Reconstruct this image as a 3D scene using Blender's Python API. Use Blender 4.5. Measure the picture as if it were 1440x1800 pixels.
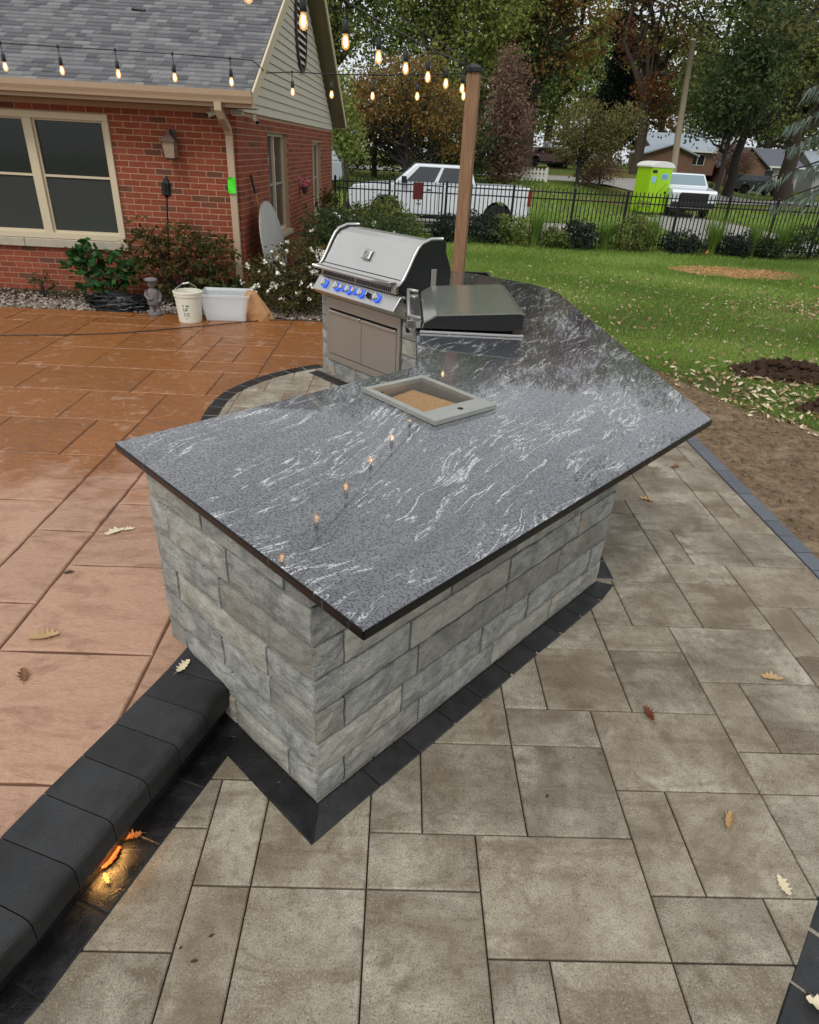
import bpy, math, random
import numpy as np
from math import sin, cos, pi, radians, atan2, hypot, sqrt

SC = bpy.context.scene
for o in list(bpy.data.objects):
    bpy.data.objects.remove(o)
COL = SC.collection

# ------------------------------------------------------------------ camera, sky, sun, exposure
CAM_H = 2.16
pitch, roll, yaw = radians(29.3031), radians(-3.13415), radians(1.81828)
fw = np.array([0, cos(pitch), -sin(pitch)]); rt = np.array([1.0, 0, 0]); dn = np.cross(fw, rt)
r2 = cos(roll) * rt + sin(roll) * dn; d2 = -sin(roll) * rt + cos(roll) * dn
ZM = np.array([[cos(yaw), -sin(yaw), 0], [sin(yaw), cos(yaw), 0], [0, 0, 1]])
MC = np.array([r2, d2, fw]) @ ZM
from mathutils import Matrix, Vector
cam = bpy.data.cameras.new('camera'); camo = bpy.data.objects.new('camera', cam); COL.objects.link(camo)
cam.sensor_fit = 'HORIZONTAL'; cam.sensor_width = 36; cam.lens = 1134.02 / 1440 * 36
cam.clip_start = 0.05; cam.clip_end = 600
R = Matrix(((MC[0][0], -MC[1][0], -MC[2][0]), (MC[0][1], -MC[1][1], -MC[2][1]), (MC[0][2], -MC[1][2], -MC[2][2])))
camo.matrix_world = Matrix.Translation((0, 0, CAM_H)) @ R.to_4x4()
SC.camera = camo

SUN_EL, SUN_AZ = radians(52), radians(200)      # azimuth measured clockwise from +Y
W = bpy.data.worlds.new('World'); SC.world = W; W.use_nodes = True
nt = W.node_tree; bg = nt.nodes['Background']
sky = nt.nodes.new('ShaderNodeTexSky'); sky.sky_type = 'NISHITA'; sky.sun_disc = False
sky.sun_elevation = SUN_EL; sky.sun_rotation = SUN_AZ; sky.dust_density = 4.0; sky.air_density = 1.0
hs = nt.nodes.new('ShaderNodeHueSaturation'); hs.inputs['Saturation'].default_value = 0.16; hs.inputs['Value'].default_value = 1.25
nt.links.new(sky.outputs[0], hs.inputs['Color'])
ov = nt.nodes.new('ShaderNodeMix'); ov.data_type = 'RGBA'; ov.inputs[0].default_value = .72; ov.inputs[7].default_value = (8.6, 9.0, 9.5, 1)      # overcast layer over the clear sky
nt.links.new(hs.outputs[0], ov.inputs[6]); nt.links.new(ov.outputs[2], bg.inputs[0])
bg.inputs[1].default_value = 0.108
sl = bpy.data.lights.new('sun', 'SUN'); sl.energy = 1.25; sl.angle = radians(16); sl.color = (1, 0.97, 0.92)
so = bpy.data.objects.new('sun', sl); COL.objects.link(so)
sd = Vector((sin(SUN_AZ) * cos(SUN_EL), cos(SUN_AZ) * cos(SUN_EL), sin(SUN_EL)))
so.rotation_euler = sd.to_track_quat('Z', 'Y').to_euler(); so.location = sd * 60
vs = SC.view_settings; vs.view_transform = 'Standard'; vs.look = 'None'; vs.exposure = 0.0; vs.gamma = 1.0; vs.use_curve_mapping = False

rng = random.Random(7); nrg = np.random.default_rng(7)
U = rng.uniform

# ------------------------------------------------------------------ materials
def s2l(*c):
    return tuple(((x / 255) / 12.92 if x / 255 <= .04045 else ((x / 255 + .055) / 1.055) ** 2.4) for x in c)

class NB:
    """small node-building helper for one material"""
    def __init__(s, name, rough=.7, spec=.5, metal=0.0):
        s.m = bpy.data.materials.new(name); s.m.use_nodes = True; s.t = s.m.node_tree; s.b = s.t.nodes['Principled BSDF']
        s.b.inputs['Roughness'].default_value = rough; s.b.inputs['Specular IOR Level'].default_value = spec; s.b.inputs['Metallic'].default_value = metal
        s.tc = s.n('ShaderNodeTexCoord'); s.geo = s.n('ShaderNodeNewGeometry'); s.oi = s.n('ShaderNodeObjectInfo')
    def n(s, k, **kw):
        x = s.t.nodes.new(k)
        for a, v in kw.items(): setattr(x, a, v)
        return x
    def put(s, sock, v):
        if hasattr(v, 'is_linked') or isinstance(v, bpy.types.NodeSocket): s.t.links.new(v, sock)
        elif isinstance(v, (tuple, list)) and len(v) == 3 and sock.type == 'RGBA': sock.default_value = (*v, 1)
        else: sock.default_value = v
    def pos(s, obj=False): return s.tc.outputs['Object'] if obj else s.geo.outputs['Position']
    def rnd(s): return s.oi.outputs['Random']
    def mapv(s, v, scale=(1, 1, 1), rot=(0, 0, 0), loc=(0, 0, 0)):
        m = s.n('ShaderNodeMapping'); s.put(m.inputs[0], v); m.inputs['Scale'].default_value = scale; m.inputs['Rotation'].default_value = rot; s.put(m.inputs['Location'], loc); return m.outputs[0]
    def noise(s, v, scale, detail=4, rough=.55, dist=0.0, w=None):
        m = s.n('ShaderNodeTexNoise'); s.put(m.inputs['Vector'], v); m.inputs['Scale'].default_value = scale; m.inputs['Detail'].default_value = detail
        m.inputs['Roughness'].default_value = rough; m.inputs['Distortion'].default_value = dist
        if w is not None: m.noise_dimensions = '4D'; s.put(m.inputs['W'], w)
        return m.outputs['Fac']
    def vor(s, v, scale, feat='F1', rand=1.0):
        m = s.n('ShaderNodeTexVoronoi', feature=feat); s.put(m.inputs['Vector'], v); m.inputs['Scale'].default_value = scale; m.inputs['Randomness'].default_value = rand; return m
    def ramp(s, f, *st):
        m = s.n('ShaderNodeValToRGB'); s.put(m.inputs[0], f); e = m.color_ramp.elements
        while len(e) < len(st): e.new(.5)
        for q, (p, c) in zip(e, st): q.position = p; q.color = (*c, 1) if isinstance(c, (tuple, list)) else (c, c, c, 1)
        return m.outputs[0]
    def mix(s, f, a, b, mode='MIX'):
        m = s.n('ShaderNodeMix', data_type='RGBA', blend_type=mode); s.put(m.inputs[0], f); s.put(m.inputs[6], a); s.put(m.inputs[7], b); return m.outputs[2]
    def math(s, op, a, b=0.0, c=0.0):
        m = s.n('ShaderNodeMath', operation=op); s.put(m.inputs[0], a); s.put(m.inputs[1], b); s.put(m.inputs[2], c); return m.outputs[0]
    def maprange(s, v, a, b, c, d):
        m = s.n('ShaderNodeMapRange'); s.put(m.inputs[0], v)
        for i, q in enumerate((a, b, c, d)): m.inputs[i + 1].default_value = q
        return m.outputs[0]
    def color(s, c): s.put(s.b.inputs['Base Color'], c)
    def rough(s, r): s.put(s.b.inputs['Roughness'], r)
    def bump(s, h, strength=.5, dist=.01):
        m = s.n('ShaderNodeBump'); s.put(m.inputs['Height'], h); m.inputs['Strength'].default_value = strength; m.inputs['Distance'].default_value = dist
        if s.b.inputs['Normal'].is_linked: s.t.links.new(s.b.inputs['Normal'].links[0].from_socket, m.inputs['Normal'])
        s.t.links.new(m.outputs[0], s.b.inputs['Normal'])
    def attr(s, name): m = s.n('ShaderNodeAttribute', attribute_name=name); return m.outputs['Fac']

def hsvjit(n, col, amt, f=None):
    """piece-to-piece brightness change"""
    v = n.maprange(f if f is not None else n.rnd(), 0, 1, 1 - amt, 1 + amt)
    m = n.n('ShaderNodeHueSaturation'); n.put(m.inputs['Value'], v); n.put(m.inputs['Color'], col); return m.outputs[0]

M = {}
def simple(name, col, rough=.6, metal=0., spec=.5, nscale=18, namt=.12, bumpamt=.0, bscale=60, coat=0.):
    n = NB(name, rough, spec, metal)
    f = n.noise(n.pos(), nscale, 4)
    n.color(n.mix(f, tuple(c * (1 - namt) for c in col), tuple(min(1, c * (1 + namt)) for c in col)))
    n.rough(n.maprange(f, .3, .7, max(.02, rough - .06), min(1, rough + .06)))
    if bumpamt: n.bump(n.noise(n.pos(), bscale, 3), bumpamt, .004)
    if coat: n.b.inputs['Coat Weight'].default_value = coat; n.b.inputs['Coat Roughness'].default_value = .05
    M[name] = n.m; return n.m

# tan concrete pavers with brown blotches
n = NB('paver_concrete', .82, .35)
P = n.pos(); off = n.math('MULTIPLY', n.rnd(), 40.)
big = n.noise(P, 2.6, 3, .6, .3, w=off); fine = n.noise(P, 170, 3, .75); med = n.noise(P, 24, 5, .7, w=off)
c = n.mix(n.ramp(big, (.36, 0), (.66, 1)), s2l(138, 128, 110), s2l(196, 189, 170))
streak = n.noise(n.mapv(P, (1.2, 5, 1)), 1.5, 4, .7, .8, w=off)
c = n.mix(n.math('MULTIPLY', n.ramp(streak, (.5, 0), (.72, 1)), .75), c, s2l(92, 76, 58))
c = n.mix(n.math('MULTIPLY', n.ramp(med, (.48, 0), (.68, 1)), .5), c, s2l(98, 84, 68))
c = n.mix(n.math('MULTIPLY', n.ramp(n.noise(P, 7, 5, .7, w=off), (.52, 0), (.75, 1)), .5), c, s2l(102, 86, 66))
c = n.mix(n.ramp(fine, (.3, .9), (.52, 0)), c, s2l(78, 68, 56))
c = n.mix(n.ramp(n.noise(P, 120, 2, .6), (.58, 0), (.72, .6)), c, s2l(192, 182, 160))
c = n.mix(n.ramp(n.noise(P, 1.5, 4, .7, 1., w=off), (.44, 0), (.62, .6)), c, s2l(98, 84, 66)); c = n.mix(n.ramp(n.rnd(), (.0, .0), (.45, .0), (1., .36)), c, s2l(112, 98, 78)); c = n.mix(n.math('MULTIPLY', n.ramp(n.noise(P, 3.4, 4, .75, 1.2, w=off), (.56, 0), (.63, 1)), .34), c, s2l(86, 72, 56)); c = n.mix(n.ramp(n.noise(P, 330, 2, .9), (.62, 0), (.72, .5)), c, s2l(214, 206, 186)); c = n.mix(n.ramp(n.noise(P, 60, 3, .8), (.3, .55), (.42, 0)), c, s2l(74, 64, 52))
n.color(hsvjit(n, c, .13)); n.rough(n.maprange(n.noise(P, 2.2, 3, w=off), .4, .65, .88, .6)); n.bump(fine, .5, .0025); n.bump(med, .3, .004); M['paver'] = n.m
# dark charcoal border / coping
n = NB('charcoal_concrete', .62, .5)
P = n.pos(); f = n.noise(P, 12, 5, .65); g = n.noise(P, 130, 3, .7)
c = n.mix(f, s2l(26, 26, 27), s2l(52, 52, 52)); c = n.mix(n.ramp(g, (.6, 0), (.78, .6)), c, s2l(92, 91, 86)); c = n.mix(n.ramp(n.noise(P, 230, 2, .8), (.36, .8), (.46, 0)), c, s2l(10, 10, 10)); c = n.mix(n.ramp(n.noise(P, 5, 4), (.5, 0), (.68, .7)), c, s2l(18, 18, 18))
n.color(hsvjit(n, c, .3)); n.rough(n.maprange(n.noise(P, 6, 3), .35, .65, .42, .8)); n.bump(g, .3, .002); n.bump(f, .35, .006); M['charcoal'] = n.m
n = NB('wet_charcoal_paver', .3, .5)
P = n.pos(); f = n.noise(P, 16, 5, .7, .6); g = n.noise(P, 90, 3, .7)
c = n.mix(f, s2l(10, 10, 11), s2l(34, 34, 36)); n.color(hsvjit(n, c, .2)); n.rough(n.maprange(n.noise(P, 9, 4), .35, .65, .14, .6)); n.bump(f, .7, .008); n.bump(g, .35, .002); M['wetchar'] = n.m
n = NB('bluegrey_border', .7, .4)
P = n.pos(); g = n.noise(P, 90, 4, .7); n.color(hsvjit(n, n.mix(g, s2l(74, 78, 84), s2l(112, 116, 122)), .1)); n.bump(g, .3, .003); M['bluegrey'] = n.m
# stamped, sealed, wet terracotta concrete
n = NB('stamped_concrete', .3, .5)
P = n.pos(); f = n.noise(n.mapv(P, (1, 2.2, 1)), 3.2, 6, .65, 1.2); g = n.noise(P, 30, 5, .7, .5); d = n.noise(P, .55, 2)
yy = n.n('ShaderNodeSeparateXYZ'); n.put(yy.inputs[0], P)
wet = n.math('ADD', n.maprange(yy.outputs[1], 2.9, 4.6, -.28, .28), n.noise(P, 1.3, 4, .6)); wet = n.ramp(wet, (.42, 0), (.6, 1))
dry = n.mix(g, s2l(164, 124, 98), s2l(196, 158, 132)); wc = n.mix(g, s2l(126, 74, 34), s2l(166, 108, 58))
c = n.mix(wet, dry, wc); c = n.mix(n.math('MULTIPLY', n.ramp(f, (.48, 0), (.72, 1)), .6), c, s2l(112, 74, 48)); c = n.mix(n.math('MULTIPLY', n.ramp(n.noise(P, 6, 5, .7, 1.5), (.56, 0), (.66, 1)), n.math('MULTIPLY', wet, .45)), c, s2l(190, 160, 138))
c = n.mix(n.ramp(n.noise(P, 150, 3, .8), (.3, .5), (.45, 0)), c, s2l(104, 66, 44)); c = n.mix(n.math('MULTIPLY', n.ramp(n.noise(n.mapv(P, (1, 2, 1)), 9, 6, .75, 2.), (.6, 0), (.68, 1)), .35), c, s2l(108, 66, 46))
n.color(hsvjit(n, c, .09)); rr = n.math('ADD', n.maprange(f, .35, .65, .1, .3), n.maprange(wet, 0, 1, .34, .02)); n.rough(rr)
n.bump(n.noise(n.mapv(P, (1, 2.4, 1)), 5.5, 8, .68, 1.6), .5, .02); sv = n.vor(n.mapv(P, (1, 2.1, 1)), 3.1, 'DISTANCE_TO_EDGE'); n.bump(n.ramp(sv.outputs['Distance'], (0, 0), (.035, 1)), .12, .004); n.bump(n.noise(P, 110, 4, .8), .35, .003); M['stamped'] = n.m
n = NB('joint_sand', .95, .1); n.color(n.mix(n.noise(n.pos(), 60, 4), s2l(34, 30, 26), s2l(62, 54, 45))); M['joint'] = n.m
n = NB('stamp_joint', .7, .3); n.color(n.mix(n.noise(n.pos(), 40, 4), s2l(84, 58, 44), s2l(116, 82, 62))); M['sjoint'] = n.m
# veneer stone
n = NB('veneer_stone', .85, .25)
P = n.pos(); off = n.math('MULTIPLY', n.rnd(), 60.)
a = n.noise(P, 7, 5, .65, .8, w=off); b = n.noise(n.mapv(P, (1, 1, 3.2)), 13, 6, .7, .6, w=off); g = n.noise(P, 120, 3, .7)
c = n.mix(n.ramp(a, (.34, 0), (.68, 1)), s2l(120, 121, 118), s2l(178, 177, 168)); c = n.mix(n.math('MULTIPLY', n.ramp(b, (.5, 0), (.7, 1)), .8), c, s2l(88, 90, 92))
c = n.mix(n.ramp(g, (.3, .75), (.45, 0)), c, s2l(72, 72, 68)); c = n.mix(n.ramp(n.noise(n.mapv(P, (1, 1, 2.6)), 46, 5, .8, .8), (.56, 0), (.68, .6)), c, s2l(192, 189, 176)); c = n.mix(n.ramp(n.noise(n.mapv(P, (1, 1, 4)), 30, 6, .8, 1.5), (.34, .7), (.42, 0)), c, s2l(74, 76, 76)); c = n.mix(n.math('MULTIPLY', n.ramp(n.noise(P, 4, 3, .5, .4, w=off), (.66, 0), (.72, 1)), .4), c, s2l(180, 152, 116))
c = n.mix(n.ramp(n.rnd(), (0, .3), (.35, 0), (.7, 0), (1, .3)), c, s2l(150, 142, 120))
n.color(hsvjit(n, c, .2)); n.bump(b, .5, .012); n.bump(n.noise(P, 40, 4, .7), .6, .005); n.bump(g, .2, .002); M['veneer'] = n.m
n = NB('mortar', .95, .1); n.color(n.mix(n.noise(n.pos(), 50, 4), s2l(70, 69, 64), s2l(100, 98, 92))); M['dmortar'] = n.m
# granite with white veins, covered with rain drops
n = NB('veined_granite', .12, .5)
P = n.pos()
wv = n.n('ShaderNodeTexNoise'); n.put(wv.inputs['Vector'], P); wv.inputs['Scale'].default_value = 1.1; wv.inputs['Detail'].default_value = 2
wv2 = n.n('ShaderNodeTexNoise'); n.put(wv2.inputs['Vector'], P); wv2.inputs['Scale'].default_value = 6.; wv2.inputs['Detail'].default_value = 4
va = n.n('ShaderNodeVectorMath', operation='MULTIPLY_ADD'); n.put(va.inputs[0], wv.outputs['Color']); va.inputs[1].default_value = (.42, .42, 0); n.put(va.inputs[2], P)
vb = n.n('ShaderNodeVectorMath', operation='MULTIPLY_ADD'); n.put(vb.inputs[0], wv2.outputs['Color']); vb.inputs[1].default_value = (.03, .03, 0); n.put(vb.inputs[2], va.outputs[0])
sv = n.mapv(n.mapv(vb.outputs[0], (1, 1, 1), (0, 0, radians(-58))), (1.25, 9., 1))
def vein(v, sc, w, dt=3):
    q = n.noise(v, sc, dt, .6); q = n.math('ABSOLUTE', n.math('SUBTRACT', q, .5)); return n.ramp(q, (0, 1), (w, 0))
m1 = n.ramp(n.noise(n.mapv(sv, (1.6, .35, 1)), 1.6, 4, .65), (.49, 0), (.58, 1)); v1 = n.math('MULTIPLY', vein(sv, 1.25, .02, 3), m1)
m2 = n.ramp(n.noise(n.mapv(sv, (1, .5, 1), (0, 0, 0), (7, 3, 0)), 1.1, 3, .6), (.52, 0), (.6, 1)); v2 = n.math('MULTIPLY', vein(n.mapv(sv, (1, 1, 1), (0, 0, 0), (3, 9, 0)), 2.1, .017, 3), n.math('MULTIPLY', m2, .9))
v3 = n.math('MULTIPLY', n.ramp(n.noise(n.mapv(sv, (1.2, .8, 1)), 3.1, 6, .66), (.70, 0), (.735, 1)), .95)
v = n.math('MAXIMUM', n.math('MAXIMUM', v1, v2), v3)
v = n.math('MULTIPLY', v, n.maprange(n.noise(P, 120, 4, .8), .35, .62, .35, 1.))
g = n.noise(P, 260, 3, .8)
c = n.mix(g, s2l(58, 59, 61), s2l(134, 135, 138)); c = n.mix(n.ramp(n.noise(sv, 1.6, 4), (.4, .0), (.66, .45)), c, s2l(58, 60, 66))
c = n.mix(v, c, s2l(205, 206, 204))
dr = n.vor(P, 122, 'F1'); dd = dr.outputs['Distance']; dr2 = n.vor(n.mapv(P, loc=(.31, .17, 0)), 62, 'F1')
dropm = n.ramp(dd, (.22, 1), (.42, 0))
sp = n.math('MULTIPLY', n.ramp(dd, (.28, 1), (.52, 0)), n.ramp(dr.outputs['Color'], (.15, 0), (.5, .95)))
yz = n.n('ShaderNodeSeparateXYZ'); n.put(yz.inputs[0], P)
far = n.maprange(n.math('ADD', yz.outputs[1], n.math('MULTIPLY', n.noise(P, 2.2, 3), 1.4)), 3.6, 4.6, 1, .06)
sp = n.math('MULTIPLY', sp, n.maprange(far, 0, 1, .15, 1)); c = n.mix(n.maprange(far, 0, 1, .75, 0), c, s2l(48, 49, 54)); c = n.mix(v, c, s2l(205, 206, 204))  # reflections painted in: far end darkened for trees, near part left paler for sky
c = n.mix(sp, c, s2l(34, 34, 40))  # dark speck painted into each drop for the dark it mirrors and refracts
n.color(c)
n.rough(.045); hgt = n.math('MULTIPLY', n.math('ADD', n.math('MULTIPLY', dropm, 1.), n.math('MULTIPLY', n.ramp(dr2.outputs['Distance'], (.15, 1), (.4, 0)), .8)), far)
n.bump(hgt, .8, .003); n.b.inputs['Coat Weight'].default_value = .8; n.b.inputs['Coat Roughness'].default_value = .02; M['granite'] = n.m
n = NB('granite_edge', .28, .3); P = n.pos()
st = n.noise(n.mapv(P, (1, 1, .12)), 38, 4, .7); c = n.mix(n.ramp(st, (.62, 0), (.72, .6)), s2l(10, 10, 11), s2l(150, 152, 152)); n.color(c); n.b.inputs['Specular IOR Level'].default_value = .3; n.bump(n.noise(P, 70, 2), .2, .003); M['graniteedge'] = n.m

# brick, shingle and the rest of the house
n = NB('red_brick', .88, .2); P = n.pos(); r = n.rnd()
c = n.mix(n.noise(P, 22, 4, .7), s2l(122, 58, 42), s2l(160, 88, 64)); c = n.mix(n.ramp(r, (.86, 0), (.88, .8)), c, s2l(84, 62, 50)); c = n.mix(n.ramp(n.noise(P, 5, 4), (.55, 0), (.75, .4)), c, s2l(150, 92, 76))
n.color(hsvjit(n, c, .16)); n.bump(n.noise(P, 90, 4, .75), .5, .004); M['brick'] = n.m
n = NB('red_brick_masonry', .88, .2); P = n.pos(); r = n.attr('rnd')
c = n.mix(n.noise(P, 22, 4, .7), s2l(122, 58, 42), s2l(160, 88, 64)); c = n.mix(n.ramp(r, (.86, 0), (.88, .8)), c, s2l(84, 62, 50)); c = n.mix(n.ramp(n.noise(P, 5, 4), (.55, 0), (.75, .4)), c, s2l(150, 92, 76))
n.color(hsvjit(n, c, .16, r)); n.bump(n.noise(P, 90, 4, .75), .5, .004); M['brickmass'] = n.m
simple('brick_mortar', s2l(180, 144, 116), .95, nscale=40, namt=.2)
for nm, at in (('asphalt_shingle', False), ('asphalt_shingle_mass', True)):
    n = NB(nm, .95, .15); P = n.pos(); r = n.attr('rnd') if at else n.rnd()
    c = n.ramp(r, (.0, s2l(92, 92, 94)), (.25, s2l(108, 108, 109)), (.5, s2l(132, 131, 130)), (.75, s2l(100, 100, 103)), (1., s2l(142, 141, 140)))
    c = n.mix(n.ramp(n.noise(P, 240, 2, .8), (.3, .55), (.55, 0)), c, s2l(58, 58, 64)); n.color(c); n.bump(n.noise(P, 260, 2), .5, .003); M[nm] = n.m
simple('cream_vinyl_siding', s2l(202, 193, 176), .6, nscale=6, namt=.07)
simple('tan_aluminium', s2l(182, 158, 132), .5, nscale=5, namt=.06)
simple('cream_trim', s2l(204, 190, 160), .6, nscale=8, namt=.06)
simple('grey_trim', s2l(150, 150, 140), .6)
simple('limestone_sill', s2l(176, 166, 146), .85, nscale=14, namt=.25, bumpamt=.4)
simple('soffit_tan', s2l(140, 126, 104), .7)
simple('dark_metal', s2l(36, 36, 38), .45, .3)
simple('black_paint', s2l(14, 14, 15), .4, nscale=9)
simple('rust_brown_metal', s2l(92, 74, 66), .55, .3)
simple('frosted_glass', s2l(150, 130, 110), .25, nscale=60)
simple('white_plastic', s2l(222, 222, 214), .4, namt=.04)
simple('bucket_white', s2l(224, 220, 202), .42, namt=.06, nscale=9)
simple('old_plaster', s2l(178, 176, 168), .8, nscale=7, namt=.22, bumpamt=.3)
simple('wood_tool', s2l(170, 120, 50), .6)
simple('green_paper', s2l(70, 232, 40), .7, namt=.03)
simple('print_dark', s2l(40, 46, 52), .7)
simple('print_teal', s2l(40, 120, 120), .7)
simple('statue_stone', s2l(112, 106, 106), .85, nscale=30, namt=.35, bumpamt=.4)
simple('black_rubber', s2l(14, 14, 16), .42, nscale=30, namt=.4)
simple('tan_rock', s2l(176, 132, 88), .85, nscale=9, namt=.2, bumpamt=.6, bscale=18)
simple('door_glass_dark', s2l(22, 25, 27), .05)
simple('white_car_paint', s2l(226, 230, 234), .22, nscale=1.5, namt=.03, coat=.6)
simple('silver_car_paint', s2l(160, 168, 172), .25, coat=.5)
simple('navy_car_paint', s2l(20, 24, 34), .2, coat=.6)
simple('red_car_paint', s2l(96, 24, 26), .25, coat=.6)
simple('car_glass', s2l(30, 38, 44), .04, spec=.8)
simple('windshield_glass', s2l(120, 140, 148), .06, spec=.9)
simple('car_black_plastic', s2l(20, 20, 22), .5)
simple('tyre_rubber', s2l(18, 18, 18), .85)
simple('chrome', s2l(190, 190, 192), .15, 1.)
simple('tail_red', s2l(150, 12, 16), .25)
simple('lamp_clear', s2l(190, 196, 200), .12, spec=.8)
simple('lime_plastic', s2l(156, 204, 24), .42, namt=.05, nscale=3)
simple('lime_dark', s2l(120, 160, 14), .5)
simple('sign_red', s2l(92, 24, 20), .5)
simple('sign_blue', s2l(140, 190, 220), .5)
simple('grey_wood', s2l(150, 140, 128), .85, nscale=5, namt=.2)
simple('pale_siding', s2l(150, 150, 146), .7)
simple('slate_roof', s2l(96, 98, 106), .9)
simple('blue_grey_roof', s2l(150, 160, 168), .9)
simple('brown_brick_far', s2l(120, 92, 74), .9, nscale=3, namt=.25)
simple('dark_joint', s2l(24, 22, 20), .95)
simple('screen_mesh', s2l(50, 54, 50), .8)
simple('interior_dark', s2l(14, 15, 16), .8)
simple('orange_flag', s2l(220, 130, 40), .6)
simple('pink_petal', s2l(214, 120, 140), .6)
simple('white_petal', s2l(232, 230, 214), .6, namt=.05)
simple('cord_brown', s2l(58, 48, 34), .6)
simple('blue_plastic', s2l(30, 60, 190), .3)
n = NB('weathered_cedar_post', .75, .3); P = n.pos()
g = n.noise(n.mapv(P, (1, 1, .06)), 60, 5, .7, .5); c = n.mix(n.ramp(g, (.3, 0), (.7, 1)), s2l(118, 86, 62), s2l(160, 126, 96)); c = n.mix(n.ramp(n.noise(n.mapv(P, (1, 1, .25)), 6, 3, .6, 1.5), (.62, 0), (.68, .6)), c, s2l(92, 60, 40)); n.color(c); n.bump(g, .35, .003); M['cedar'] = n.m
n = NB('pole_wood', .85, .2); P = n.pos(); g = n.noise(n.mapv(P, (1, 1, .05)), 14, 4, .7); n.color(n.mix(g, s2l(110, 98, 82), s2l(168, 154, 132))); M['polewood'] = n.m
# brushed stainless
for nm, col, rg in (('stainless', s2l(206, 204, 198), .3), ('stainless_dull', s2l(170, 163, 153), .36), ('stainless_wet', s2l(182, 182, 176), .12)):
    n = NB(nm, rg, .5, .92 if nm != 'stainless_dull' else .6); P = n.pos(); g = n.noise(n.mapv(P, (1, 1, 30)), 22, 3, .6); n.color(n.mix(n.noise(P, 4, 3), tuple(x * .9 for x in col), col)); n.rough(n.maprange(g, .3, .7, rg - .05, rg + .1)); n.bump(n.noise(P, 90, 2) if nm == 'stainless_wet' else g, .08, .002); M[nm] = n.m
n = NB('lid_rain', .3, .5, .85); P = n.pos(); g = n.vor(P, 80); n.color(n.mix(n.noise(P, 3), s2l(196, 194, 188), s2l(216, 214, 208))); n.bump(n.ramp(g.outputs['Distance'], (.2, 1), (.5, 0)), .14, .002); M['lid'] = n.m
n = NB('griddle_lid', .09, .5, .0); P = n.pos(); n.color(n.mix(n.noise(P, 26, 5, .75), s2l(84, 88, 80), s2l(142, 144, 134))); n.b.inputs['Coat Weight'].default_value = .6; n.b.inputs['Coat Roughness'].default_value = .12; n.bump(n.noise(P, 38, 3), .25, .006); M['glid'] = n.m  # pale grey mottle paints the lid's reflections into its base colour
n = NB('cardboard_liner', .85, .2); P = n.pos(); g = n.noise(P, 55, 4, .8); g2 = n.noise(P, 120, 3, .8); n.color(n.mix(n.ramp(g2, (.5, 0), (.66, .7)), n.mix(g, s2l(120, 92, 64), s2l(190, 154, 112)), s2l(96, 66, 44))); n.bump(g, .4, .004); M['liner'] = n.m
simple('rim_steel', s2l(186, 186, 178), .35, .7, nscale=12)
# clear tub
n = NB('clear_tub', .25, .5); n.color((.86, .9, .92)); n.b.inputs['Alpha'].default_value = .34; M['tub'] = n.m
# glass
n = NB('window_glass', .1, .4); n.color(s2l(40, 44, 42)); n.b.inputs['Alpha'].default_value = 1; n.bump(n.noise(n.pos(), 1.2, 2), .05, .02); M['pane'] = n.m
n = NB('bulb_glass', .04, .5); n.color((1, .8, .5)); n.b.inputs['Emission Color'].default_value = (1, .5, .16, 1); n.b.inputs['Emission Strength'].default_value = .9; n.b.inputs['Transmission Weight'].default_value = 1; n.b.inputs['IOR'].default_value = 1.05; n.b.inputs['Alpha'].default_value = .45; M['bulbglass'] = n.m
def emit(name, col, st):
    m = bpy.data.materials.new(name); m.use_nodes = True; b = m.node_tree.nodes['Principled BSDF']; b.inputs['Base Color'].default_value = (*col, 1); b.inputs['Emission Color'].default_value = (*col, 1); b.inputs['Emission Strength'].default_value = st; M[name] = m
emit('filament', (1, .6, .24), 5.); emit('led_warm', (1, .5, .12), 14.); emit('knob_glow', (.03, .14, 1), .75)
# ground covers
n = NB('lawn_soil', .95, .1); P = n.pos(); g = n.noise(P, 4, 5, .7); c = n.mix(n.noise(P, 40, 4, .8), s2l(66, 80, 38), s2l(100, 112, 58)); c = n.mix(n.ramp(g, (.55, 0), (.75, .7)), c, s2l(96, 84, 56)); n.color(c); n.bump(n.noise(P, 60, 4, .8), .8, .03); M['lawn'] = n.m
n = NB('bare_soil', .95, .1); P = n.pos(); g = n.noise(P, 14, 6, .75, .4)
c = n.mix(n.ramp(g, (.3, 0), (.7, 1)), s2l(86, 70, 54), s2l(158, 134, 108)); c = n.mix(n.ramp(n.noise(P, 3.2, 5, .7, 1.), (.5, 0), (.66, .6)), c, s2l(172, 152, 124)); c = n.mix(n.ramp(n.noise(P, 130, 3, .8), (.32, .7), (.46, 0)), c, s2l(56, 44, 34)); sx = n.n('ShaderNodeSeparateXYZ'); n.put(sx.inputs[0], P)
pale = n.ramp(n.math('ADD', n.maprange(sx.outputs[0], 3.1, 4.4, -.4, .2), n.noise(P, 5, 5, .7)), (.5, 0), (.68, 1)); c = n.mix(pale, c, n.mix(n.noise(P, 60, 4, .8), s2l(150, 132, 104), s2l(206, 192, 164)))
n.color(c); n.bump(g, .8, .04); n.bump(n.noise(P, 90, 4, .8), .6, .01); M['soil'] = n.m
simple('dark_clod', s2l(66, 51, 41), .98, spec=.1, nscale=60, namt=.6, bumpamt=1., bscale=70)
n = NB('gravel_drive', .95, .1); P = n.pos(); n.color(n.mix(n.noise(P, 12, 5, .8), s2l(128, 124, 118), s2l(178, 174, 168))); n.bump(n.noise(P, 25, 4), .5, .03); M['drive'] = n.m
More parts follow.
